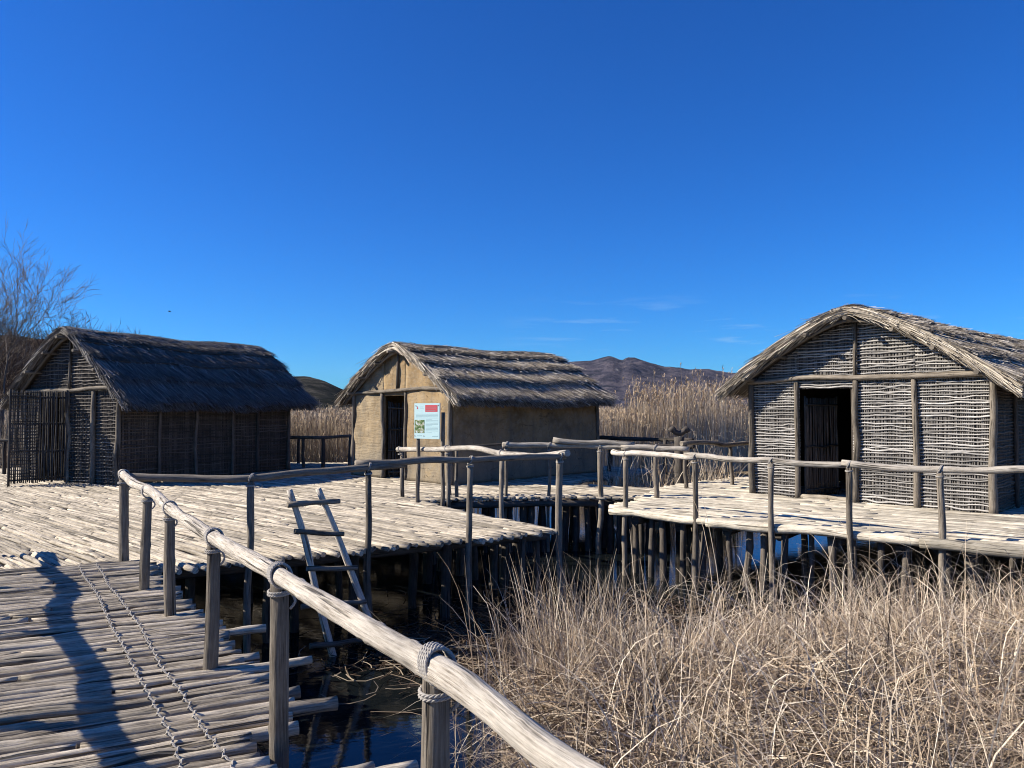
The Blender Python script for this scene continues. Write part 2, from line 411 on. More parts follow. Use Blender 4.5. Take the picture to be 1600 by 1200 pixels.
# ------------------------------------------------------------------ decks
def deck_logs(g, poly, d, spacing, r, zc, maxlen, rag=.10, n=8, seg=.3, tone=None, jz=.008, gap=.03):
    """logs along direction d filling a polygon"""
    d = np.array(d, float); d /= np.linalg.norm(d); p = np.array([-d[1], d[0]])
    pts = np.array(poly, float); a = pts@p; off = a.min()+spacing/2
    while off < a.max():
        xs = []
        for i in range(len(pts)):
            A, B = pts[i], pts[(i+1) % len(pts)]; fa, fb = A@p-off, B@p-off
            if (fa > 0) != (fb > 0):
                xs.append(((A+(B-A)*fa/(fa-fb))@d))
        xs.sort()
        for s0, s1 in zip(xs[::2], xs[1::2]):
            s = s0+rr(-rag, rag*.5)
            e = s1+rr(-rag*.4, rag)
            while s < e-.15:
                L = maxlen*rr(.65, 1.0); t = min(s+L, e)
                if e-t < .5: t = e
                rad = r*rr(.82, 1.16)
                ang = rr(-.012, .012)
                A = d*s+p*(off-ang); B = d*t+p*(off+ang*(t-s))
                z0, z1 = zc-rad+rr(-jz, jz), zc-rad+rr(-jz, jz)
                pole(g, (*A, z0), (*B, z1), rad*rr(.95, 1.1), rad*rr(.80, 1.0), n, seg, .011, .04, tone)
                s = t+rr(0, gap)
        off += spacing*rr(.9, 1.08)
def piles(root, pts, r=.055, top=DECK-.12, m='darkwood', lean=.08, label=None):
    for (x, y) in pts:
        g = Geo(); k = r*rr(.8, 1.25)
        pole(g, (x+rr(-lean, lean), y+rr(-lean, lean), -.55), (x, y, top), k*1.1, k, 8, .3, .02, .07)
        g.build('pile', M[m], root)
def edge_pts(path, step, inset, jit=.1):
    out = []
    for A, B in zip(path[:-1], path[1:]):
        A = np.array(A); B = np.array(B); L = np.linalg.norm(B-A); d = (B-A)/L; nrm = np.array([-d[1], d[0]])
        k = max(1, int(L/step))
        for i in range(k):
            t = (i+rr(.2, .8))*L/k
            out.append(tuple(A+d*t+nrm*(inset+rr(-jit, jit))))
    return out

# foreground walkway: runs from behind the camera to the platform
WD = np.array([-.556, .831])           # its direction
def rail_line(y): return .24-(y-1.82)*.6695
walk = empty('log_walkway', (0, 0, 0), label='grey pole walkway with two knotted twine lines in the near left corner', cat='walkway')
g = Geo()
LD = np.array([.905, .425]); LD /= np.linalg.norm(LD)
o = -2.2; yend = 8.72
while o < yend:
    cx, cy = rail_line(o), o
    rad = .033*rr(.7, 1.3); nose = rr(.16, .36) if random.random() < .88 else rr(.36, .7)
    if cy > 6.2: nose = rr(.12, .3)
    if abs(cy-3.93) < .24: nose = rr(-.10, -.06)      # the post stands outside these poles
    A = np.array([cx, cy])+LD*nose; B = np.array([cx, cy])-LD*rr(2.35, 2.6)
    if random.random() < .3:      # two poles butted together
        t = rr(.3, .7); Mid = A+(B-A)*t
        parts = [(A, Mid), (Mid-LD*.02, B)]
    else: parts = [(A, B)]
    for a_, b_ in parts:
        r_ = rad*rr(.9, 1.1)
        P = pole(g, (*a_, DECK+.045-r_+rr(-.008, .010)), (*b_, DECK+.045-r_+rr(-.008, .010)), r_*rr(.95, 1.15), r_*rr(.85, 1), 12, .08, .011, .05)
    o += rad*2*1.03*rr(.92, 1.06)/1.0
g.build('pole_deck', M['walk'], walk)
# beams under the walkway
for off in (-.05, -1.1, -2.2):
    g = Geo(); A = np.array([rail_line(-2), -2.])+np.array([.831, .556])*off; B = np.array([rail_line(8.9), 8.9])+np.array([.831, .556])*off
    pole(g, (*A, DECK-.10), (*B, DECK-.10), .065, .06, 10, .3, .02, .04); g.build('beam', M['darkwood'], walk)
wp = []
for yy in np.arange(.2, 8.6, .95):
    for k in (.0, 1.15, 2.2): wp.append((rail_line(yy)-.831*k+.06, yy-.556*k+rr(-.15, .15)))
piles(walk, wp, .06, DECK-.15)
# twine: zigzags over every pole
for off in (.27, .44):
    g = Geo(); n_ = 900; t = np.linspace(0, 1, n_)
    A = np.array([rail_line(1.5)-.831*off, 1.5-.556*off]); B = np.array([rail_line(8.62)-.831*off, 8.62-.556*off])
    ph = t*np.linalg.norm(B-A)/.075*2*pi
    base = A+(B-A)*t[:, None]; side = np.array([.831, .556])
    P = np.concatenate([base+side*(wob(n_, .012, 14)+.013*np.sin(ph*.5))[:, None], (DECK+.052+.010*np.sin(ph))[:, None]], 1)
    for s_ in range(2):
        q = P.copy(); tw = ph*1.5+s_*pi; q[:, :2] += side*(.0038*np.cos(tw))[:, None]; q[:, 2] += .0038*np.sin(tw)
        g.tubes(q, np.full(n_, .0036), 6, [.9])
    # knots between poles
    kk = int(np.linalg.norm(B-A)/.075)
    for i in range(0, kk, 2):
        c = P[int((i+rr(.2, .8))*n_/kk) % n_]
        a_ = np.linspace(0, 2*pi, 9); ring = np.stack([c[0]+WD[0]*.006*np.cos(a_), c[1]+WD[1]*.006*np.cos(a_), c[2]-.003+.006*np.sin(a_)], 1)
        g.tubes(ring, np.full(9, .005), 5, [.9])
    g.build('twine', M['rope'], walk)

# main platform
PB = [(-16, 7.9), (-5.6, 8.15), (-3.75, 8.62), (.66, 11.35), (.25, 11.9), (-.55, 12.9), (-1.75, 14.85), (-.95, 15.35), (1.0, 15.75), (2.9, 15.25),
      (3.7, 16.9), (1.1, 18.35), (4.4, 22.3), (2.6, 24.2), (-3.8, 25.3), (-7.0, 25.6), (-14.5, 25.0), (-16, 20)]
plat = empty('log_platform', (-6, 15, 0), label='wide bleached log platform carrying the left and middle huts', cat='platform')
def local(root, g):   # move collected points into the root's frame
    L = np.array(root.location)
    g.v = [v-L for v in g.v]; return g
g = Geo(); deck_logs(g, PB, (.74, -.67), .060, .034, DECK+.0, 6.0, rag=.20, seg=.2, n=8, jz=.008)
local(plat, g).build('log_deck', M['deck'], plat)
for (a, b) in (((-4.4, 8.75), (.5, 11.75)), ((-4.6, 9.5), (-.6, 13.0)), ((-1.7, 15.3), (3.0, 15.9)), ((-6, 8.6), (-3.9, 9.0))):
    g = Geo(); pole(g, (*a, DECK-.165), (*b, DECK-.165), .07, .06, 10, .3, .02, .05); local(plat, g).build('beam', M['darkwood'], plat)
def shift_piles(root, pts, **k):
    n0 = len(root.children); piles(root, pts, **k)
    for c in root.children:
        if c.name.startswith('pile'):
            if not c.get('_s'):
                c.location = -root.location; c['_s'] = 1
    for c in root.children:
        if '_s' in c: pass
pp = edge_pts([(-4.2, 8.6), (.66, 11.35)], 1.0, .25) + edge_pts([(.5, 11.6), (-1.7, 14.8)], .5, .12)
pp += edge_pts([(-1.6, 14.95), (-.9, 15.45), (1.0, 15.85), (2.9, 15.35)], .2, .12, .07)
pp += edge_pts([(-1.4, 15.95), (2.9, 15.95)], .34, .2, .15) + edge_pts([(1.1, 18.1), (3.6, 16.8)], .5, -.1)
pp += [(x+rr(-.2, .2), y+rr(-.2, .2)) for x in np.arange(-4, .5, 1.3) for y in np.arange(10, 14.5, 1.5) if inpoly(np.array(x), np.array(y-.4), PB)]
shift_piles(plat, pp[:98], r=.058)

# right deck
RB = [(1.9, 13.85), (2.95, 12.72), (3.97, 11.75), (6.57, 9.86), (9.6, 7.5), (15.5, 13.2), (19, 22), (14, 26), (8.4, 22.0), (4.6, 18.6), (3.4, 17.3), (2.6, 15.2)]
rdk = empty('log_deck', (7, 12, 0), label='cream coloured log deck around the right wattle hut', cat='deck')
g = Geo(); deck_logs(g, RB, (.80, -.60), .070, .040, DECK+.012, 4.5, rag=.25, seg=.2, n=8, jz=.008)
local(rdk, g).build('log_surface', M['cream'], rdk)
g = Geo(); P = [(1.75, 13.7), (3.2, 12.38)], [(3.1, 12.3), (5.6, 10.45)], [(5.5, 10.42), (8.2, 8.35)]
for a, b in P: pole(g, (*a, DECK-.045), (*b, DECK-.05), .075, .062, 12, .15, .02, .05)
local(rdk, g).build('edge_log', M['cream'], rdk)
for t in np.arange(.3, 9, .85):
    d = np.array([.77, -.64]); a = np.array([1.95, 13.75])+d*t; b_ = a+np.array([.64, .77])*2.6
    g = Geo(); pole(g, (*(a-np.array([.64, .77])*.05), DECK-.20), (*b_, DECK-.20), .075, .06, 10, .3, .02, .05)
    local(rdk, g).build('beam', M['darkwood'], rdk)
pp = edge_pts([(2.0, 13.8), (2.95, 12.8), (3.97, 11.8), (6.57, 9.95)], .33, .12, .12) + edge_pts([(6.57, 9.95), (8.5, 8.5)], .6, .2)
pp += edge_pts([(2.6, 14.4), (7.2, 10.8)], .8, .25, .25) + edge_pts([(3.1, 15.2), (7.8, 11.6)], 1.1, .3, .3)
shift_piles(rdk, pp[:90], r=.05, m='pile', lean=.12)

# ------------------------------------------------------------------ railings
def lashing(root, c, rd, r_rail, r_post, turns, rr_=.008, strands=True, post_turns=2):
    """rope turns over the rail at c (rail direction rd), then round the post top"""
    rd = np.array(rd, float); rd /= np.linalg.norm(rd); up = np.array([0, 0, 1.])
    s = np.cross(rd, up); s /= np.linalg.norm(s); q = np.cross(s, rd)
    g = Geo()
    def strand(path, closed_len):
        n_ = len(path); T = np.gradient(path, axis=0); T /= np.linalg.norm(T, axis=1, keepdims=True)
        S = np.cross(T, up+.001*s); nn = np.linalg.norm(S, axis=1, keepdims=True); S = S/np.maximum(nn, .05); B = np.cross(S, T)
        if strands:
            L = np.concatenate([[0], np.cumsum(np.linalg.norm(np.diff(path, axis=0), axis=1))])
            for k in range(3):
                a = L/(rr_*6.5)*2*pi+k*2*pi/3
                g.tubes(path+rr_*.5*(np.cos(a)[:, None]*S+np.sin(a)[:, None]*B), np.full(n_, rr_*.58), 6, [.7])
        else: g.tubes(path, np.full(n_, rr_), 6, [.7])
    m_ = 84 if strands else 20
    n_ = int(turns*m_); a = np.linspace(0, turns*2*pi, n_); 
    x = (a/(2*pi)-turns/2)*rr_*1.75
    lowr = r_rail+rr_+.010*(1-np.sin(a))*.5
    P = np.array(c)+rd*(x+.5*r_rail*np.sin(a))[:, None]+((r_rail+rr_)*np.cos(a))[:, None]*s+(lowr*np.sin(a))[:, None]*q
    P[:, 2] += rng.normal(0, .0006, n_)
    strand(P, 1)
    n_ = int(post_turns*m_); a = np.linspace(.5, post_turns*2*pi, n_)
    P = np.array(c)+np.stack([(r_post+rr_)*np.cos(a), (r_post+rr_)*np.sin(a), -r_rail-.028-rr_*1.8*a/(2*pi)+.006*np.sin(a+1)], 1)
    strand(P, 1)
    if strands:      # a loose end
        e = P[-1]; tt = np.linspace(0, 1, 26)[:, None]; dn = np.array([rr(-.03, .03), rr(-.03, .03), -rr(.05, .10)])
        out = (e-np.array(c)); out[2] = 0; out /= np.linalg.norm(out)
        strand(e+dn*tt+out*.025*np.sin(tt*pi), 1)
    return g.build('rope_lashing', M['rope'], root)

def knotty(g, P, rad, n=44, sd=0., amp=.10, crackd=.15, tone=.6):
    """a log with swellings, knots and deep drying cracks modelled into its surface"""
    P = np.array(P, float); K = len(P); T = np.gradient(P, axis=0); T /= np.linalg.norm(T, axis=1, keepdims=True)
    ref = np.array([0, 0, 1.]) if abs(T[:, 2].mean()) < .8 else np.array([0, 1., 0])
    S = np.cross(T, ref); S /= np.linalg.norm(S, axis=1, keepdims=True); B = np.cross(S, T)
    L = np.concatenate([[0], np.cumsum(np.linalg.norm(np.diff(P, axis=0), axis=1))]); V = np.zeros((K, n, 3)); a = np.arange(n)/n*2*pi
    kn = [(rng.uniform(0, L[-1]), rng.uniform(0, 2*pi), rng.uniform(.014, .036)) for _ in range(int(L[-1]*3)+1)]
    for i in range(K):
        for j in range(n):
            c, s_ = cos(a[j]), sin(a[j]); l = L[i]
            f = amp*mnoise.fractal(Vector((c*1.1+sd, s_*1.1, l*2.2)), 1, 2, 3)+.025*mnoise.noise(Vector((c*4+sd, s_*4, l*9)))
            f += .016*mnoise.noise(Vector((c*9+sd, s_*9, l*3)))
            q = mnoise.noise(Vector((c*2.3+sd+9, s_*2.3, l*.75))); w_ = abs(q)
            if w_ < .045: f -= crackd*(1-w_/.045)*(.5+.5*mnoise.noise(Vector((sd, l*3, 5))))
            for (kl, ka, kr) in kn:
                dd = ((l-kl)**2+(rad[i]*((a[j]-ka+pi) % (2*pi)-pi))**2)/(kr*kr)
                if dd < 4: f += .20*math.exp(-dd*1.6)-.16*math.exp(-dd*9)
            V[i, j] = P[i]+(c*S[i]+s_*B[i])*rad[i]*(1+f)
    i = np.arange(K-1)[:, None]; j = np.arange(n)[None]; j2 = (j+1) % n
    q = np.stack([i*n+j, i*n+j2, (i+1)*n+j2, (i+1)*n+j], -1)[..., ::-1]
    rm = float(np.mean(rad)); u0 = L[:-1, None]+sd+0*j; u1 = L[1:, None]+sd+0*j; va = j/n*2*pi*rm+0*i; vb = (j+1)/n*2*pi*rm+0*i
    uv = np.stack([np.stack([u0, va], -1), np.stack([u0, vb], -1), np.stack([u1, vb], -1), np.stack([u1, va], -1)], -2)[..., ::-1, :]
    g.add(V, q, np.full((K-1)*n, 4), uv, tone)
    g.l.append(np.concatenate([np.arange(n), (K-1)*n+np.arange(n)[::-1]])+g.c-K*n); g.n.append(np.array([n, n])); g.uv.append(np.zeros((2*n, 2))); g.sm.append(np.array([False, False]))

def railing(label, posts, rails, rp=.045, rk=.045, pm='post', rm='rail', near=False, lash=True, group=None, name='pole_railing', zb=DECK-.1, extend=None, proud=.0):
    """posts: (x, y, base_z, top_z[, r]); rails: lists of (x, y, z) points"""
    root = empty(name, (posts[0][0], posts[0][1], zb), label=label, cat='railing', group=group)
    O = np.array(root.location)
    for k, p in enumerate(posts):
        x, y, z0, z1 = p[:4]; r = p[4] if len(p) > 4 else rp*rr(.88, 1.12)
        lx, ly = (p[5], p[6]) if len(p) > 6 else (rr(-.03, .03), rr(-.03, .03))
        g = Geo()
        if near:
            Pk = polyline([np.array((x+lx, y+ly, z0))-O, np.array((x+lx*.4+rr(-.012, .012), y+ly*.4, (z0+z1)/2))-O, np.array((x, y, z1))-O], .018)
            knotty(g, Pk, np.linspace(r*1.1, r*.93, len(Pk)), 36, rr(0, 50), .06, .06, rr(.3, .6))
        else: pole(g, np.array((x+lx, y+ly, z0))-O, np.array((x, y, z1))-O, r*1.12, r*.95, 9, .2, .016, .05)
        po = g.build('post', M[pm], root)
        if lash:
            # nearest rail point and its direction
            best = None
            for R in rails:
                R = np.array(R)
                for i in range(len(R)-1):
                    d = R[i+1]-R[i]; t = np.clip(np.dot((np.array((x, y))-R[i][:2]), d[:2])/np.dot(d[:2], d[:2]), 0, 1)
                    q = R[i]+d*t; e = np.hypot(q[0]-x, q[1]-y)
                    if best is None or e < best[0]: best = (e, q, d)
            if best[0] < .2:
                lashing(po, best[1]-O, best[2], rk*1.04, r*.98, (5.0 if near else 2.6), .0068 if near else .0055, near, 2)
    for R in rails:
        g = Geo(); P = polyline(R, .016 if near else .15)-O; K = len(P)
        P = P+np.stack([wob(K, .006, 6), wob(K, .006, 6), wob(K, .009, 6)], 1)
        rad = np.linspace(rk*1.05, rk*.96, K)*(1+wob(K, .035, max(3, K//(20 if near else 6)))+(0 if near else rng.normal(0, .04, K)))
        if near: knotty(g, P, rad, 48, rr(0, 50))
        else: g.tubes(P, rad, 10)
        g.build('rail', M[rm], root)
    return root

# foreground railing, right-hand side of the walkway
rz = EYE-.85
def rp_(y, dz=0, dx=0): return (rail_line(y)+dx, y, dz)
fposts = []
for (y, top, r) in ((1.15, rz-.05, .053), (2.55, rz-.028, .049), (3.95, rz-.03, .049), (5.14, rz-.045, .045), (6.45, rz-.03, .044), (7.4, rz+.0, .044), (8.78, rz+.05, .052)):
    fposts.append((rail_line(y), y, .9 if y > 5 else -.3, top, r))
railing('nearest railing, thick bleached handrail lashed with rope beside the grey pole walkway', fposts,
        [[(rail_line(-1.5), -1.5, rz+.01), (rail_line(.5), .5, rz-.02), (rail_line(1.5)-.02, 1.5, rz-.012), (rail_line(2.0)+.0, 2.0, rz-.03), (rail_line(2.3)+.01, 2.3, rz+.0), (rail_line(2.62), 2.62, rz+.02), (rail_line(4.02), 4.02, rz+.01), (rail_line(5.14), 5.14, rz+.005),
         (rail_line(5.55)-.03, 5.55, rz+.035), (rail_line(6.45), 6.45, rz+.03), (rail_line(7.1)+.02, 7.1, rz+.05), (rail_line(7.4), 7.4, rz+.07), (rail_line(8.0)-.02, 8.0, rz+.07), (rail_line(8.9), 8.9, rz+.115)]],
        rk=.044, near=True, name='foreground_railing')
# left-hand railing of the walkway (outside the frame; it throws the long shadow on the poles)
lx = -2.27
fposts = [(rail_line(y)+lx, y, .9, rz-.03, .05) for y in (-1, 1, 2.6, 4.2, 5.9, 7.4, 9.3)]
railing('railing on the far left side of the pole walkway, seen only by its long shadow', fposts,
        [[(rail_line(y)+lx+rr(-.02, .02), y, rz+.03+rr(-.07, .07)) for y in (-1.3, 0, 1, 1.8, 2.6, 3.5, 4.2, 5, 5.9, 6.7, 7.4, 8.3, 9.5)]], rk=.062)

D = DECK
def R_(u, v, y): p = atd(u, v, y); return (p.x, p.y, p.z)
# R2 along the platform front edge
x0, y0 = rail_line(8.78), 8.78
railing('dark railing along the front edge of the platform, running behind the ladder',
        [(-3.05, 9.0, -.5, 2.06, .042), (-1.83, 9.82, -.5, 2.12, .042), (-.57, 10.5, -.5, 2.14, .042), (.70, 11.3, -.5, 2.22, .05)],
        [[(x0-.06, y0+.02, 2.13), (x0+.7, y0+.15, 2.11), (-3.05, 9.0, 2.10), (-2.5, 9.4, 2.14), (-1.83, 9.82, 2.17), (-1.4, 10.1, 2.18)],
         [(-2.0, 9.8, 2.20), (-1.2, 10.15, 2.22), (-.57, 10.5, 2.215), (.1, 10.9, 2.23), (.78, 11.35, 2.22)]], rk=.045, rm='post')
# R3 from that corner back along the inlet, past the board
railing('bleached railing from the platform corner back past the information board',
        [(-.17, 13.0, -.4, 2.1, .042), (-1.19, 14.2, D-.05, 2.12, .036), (-2.2, 15.45, D-.05, 2.08, .042)],
        [[(.82, 11.28, 2.26), (.3, 12.2, 2.17), (-.17, 13.0, 2.16), (-.6, 13.5, 2.22), (-1.2, 14.2, 2.18), (-1.8, 14.9, 2.12), (-2.3, 15.5, 2.10)]], rk=.05)
# R5 along the inner edge below the middle hut
railing('bleached railing crossing in front of the middle hut above the dark inlet',
        [(-1.12, 15.5, D-.1, 2.12, .035), (-.12, 15.75, -.4, 2.16, .035), (.76, 15.8, -.4, 2.15, .035), (1.78, 15.6, -.5, 2.14, .055), (2.83, 15.25, D-.1, 2.12, .045)],
        [[(-.2, 15.75, 2.19), (.75, 15.8, 2.17), (1.78, 15.6, 2.15), (2.6, 15.35, 2.13)],
         [(.85, 15.72, 2.28), (1.3, 15.66, 2.23), (1.9, 15.56, 2.235), (2.45, 15.4, 2.19)],
         [(2.2, 15.45, 2.15), (2.83, 15.25, 2.15), (3.45, 14.95, 2.13)]], rk=.055)
railing('thin dark rail just behind the information board in front of the middle hut',
        [(-1.3, 15.9, D-.05, 2.12, .03), (-.2, 16.0, D-.05, 2.14, .03)],
        [[(-2.2, 15.8, 2.10), (-1.3, 15.9, 2.13), (-.1, 16.0, 2.18)]], rk=.025, rm='darkwood')
# R6 front of the right deck
pr = [(2.0, 13.55), (2.98, 12.55), (3.9, 11.6), (4.79, 10.95), (5.72, 10.3), (6.7, 9.6), (7.7, 8.85)]
railing('long bleached railing along the front edge of the right hut\'s deck',
        [(x, y, -.5, 2.08+.005*k, .045) for k, (x, y) in enumerate(pr)],
        [[(1.80, 13.75, 2.14), (2.0, 13.55, 2.12), (2.5, 13.1, 2.14), (2.98, 12.55, 2.13)],
         [(2.85, 12.7, 2.15), (3.9, 11.6, 2.12), (4.79, 10.95, 2.12)],
         [(4.72, 11.0, 2.13), (5.3, 10.6, 2.10), (5.72, 10.3, 2.10), (6.7, 9.6, 2.15), (7.8, 8.8, 2.16)]], rk=.047)
# back railings
railing('sagging dark rail behind the deck, reaching the right hut\'s left corner',
        [(3.85, 17.1, D-.3, 2.13, .045), (5.07, 17.9, D-.3, 2.08, .04), (6.1, 18.6, D-.3, 2.1, .04)],
        [[(3.75, 17.05, 2.16), (4.5, 17.5, 2.14), (5.07, 17.9, 2.08), (6.2, 18.7, 2.13)]], rk=.05, rm='post', lash=False)
railing('dark railing with a double rail behind the middle hut\'s right end',
        [(2.8, 22.0, .2, 2.08, .06), (4.1, 20.6, .2, 2.1, .06), (4.55, 20.1, .2, 2.1, .06)],
        [[(2.2, 22.6, 2.1), (3.2, 21.6, 2.08), (4.2, 20.6, 2.1), (4.7, 20.0, 2.12)], [(2.5, 22.0, 1.98), (3.6, 21.0, 1.9), (4.7, 19.9, 1.95)]], rk=.055, pm='darkwood', rm='darkwood', lash=False)
railing('dark back railing seen between the left hut and the middle hut',
        [(-6.9, 24.9, D-.3, 2.02, .05), (-6.35, 23.4, D-.3, 2.03, .05), (-5.72, 23.3, D-.3, 2.03, .055), (-4.85, 23.2, D-.3, 2.12, .08)],
        [[(-7.0, 23.6, 2.04), (-6.35, 23.4, 2.06), (-5.72, 23.3, 2.05), (-4.85, 23.2, 2.12)]], rk=.05, pm='darkwood', rm='post', lash=False)
railing('dark back railing at the far left beyond the open wattle door',
        [(-15.5, 21.2, D-.3, 2.02, .05), (-13.85, 21.0, D-.3, 2.02, .05), (-12.6, 21.4, D-.3, 2.02, .05)],
        [[(-15.7, 21.1, 2.05), (-13.85, 21.0, 2.06), (-12.4, 21.4, 2.04)]], rk=.05, pm='darkwood', rm='post', lash=False)

# carved post behind the bridge
cp = empty('carved_post', (4.0, 18.4, .4), label='thick dark post with a horned carved top behind the railings', cat='post')
g = Geo(); pole(g, (0, 0, -.8), (0, 0, 1.85), .11, .12, 14, .15, .01, .04); g.build('shaft', M['darkwood'], cp)
g = Geo(); g.tubes(polyline([(-.22, 0, 1.98), (-.15, 0, 2.06), (-.12, 0, 1.98), (0, 0, 1.93), (.12, 0, 1.98), (.15, 0, 2.05), (.22, 0, 1.97)], .04), np.full(len(polyline([(-.22, 0, 1.98), (-.15, 0, 2.06), (-.12, 0, 1.98), (0, 0, 1.93), (.12, 0, 1.98), (.15, 0, 2.05), (.22, 0, 1.97)], .04)), .065), 12)
g.build('horned_top', M['darkwood'], cp)
g = Geo(); pole(g, (-.75, 0, 1.62), (.15, 0.14, 1.60), .06, .07, 10, .15, .01, .05); g.build('cross_bar', M['darkwood'], cp)

# ladder
lad = empty('pole_ladder', (-2.2, 9.1, 0), label='crooked pole ladder leaning on the platform edge above the water', cat='ladder')
O = np.array(lad.location)
La, Lb = np.array(atd(452, 765, 9.0)), np.array(atd(519, 1020, 9.15)); Ra, Rb = np.array(atd(497, 763, 9.2)), np.array(atd(590, 1000, 9.45))
for k, (a, b) in enumerate(((La, Lb), (Ra, Rb))):
    g = Geo(); P = polyline([a-O, a+(b-a)*.3+np.array([.03-.02*k, 0, 0])-O, a+(b-a)*.65-O, b+(b-a)*.12-O], .08)
    g.tubes(P, np.linspace(.036, .046, len(P))*(1+rng.normal(0, .03, len(P))), 10, [.95]); g.build('side_pole', M['rail'], lad)
def onl(a, b, v):
    t = 0.
    for k in range(100):
        p = a+(b-a)*(k/80.); 
        vv = 640-(p[2]-EYE)/p[1]*1200
        if vv >= v: break
    return p
for v0, v1, e0, e1 in ((784, 783, .05, .22), (828, 829, .05, .12), (882, 881, .02, .12), (940, 935, .20, .06), (1000, 992, .22, .25)):
    a = onl(La, Lb, v0); b = onl(Ra, Rb, v1); d = (b-a)/np.linalg.norm(b-a); off = np.array([0, -.06, 0])
    g = Geo(); pole(g, a-d*e0-O+off, b+d*e1-O+off, .033, .027, 10, .08, .01, .06); g.build('rung', M['post'], lad)

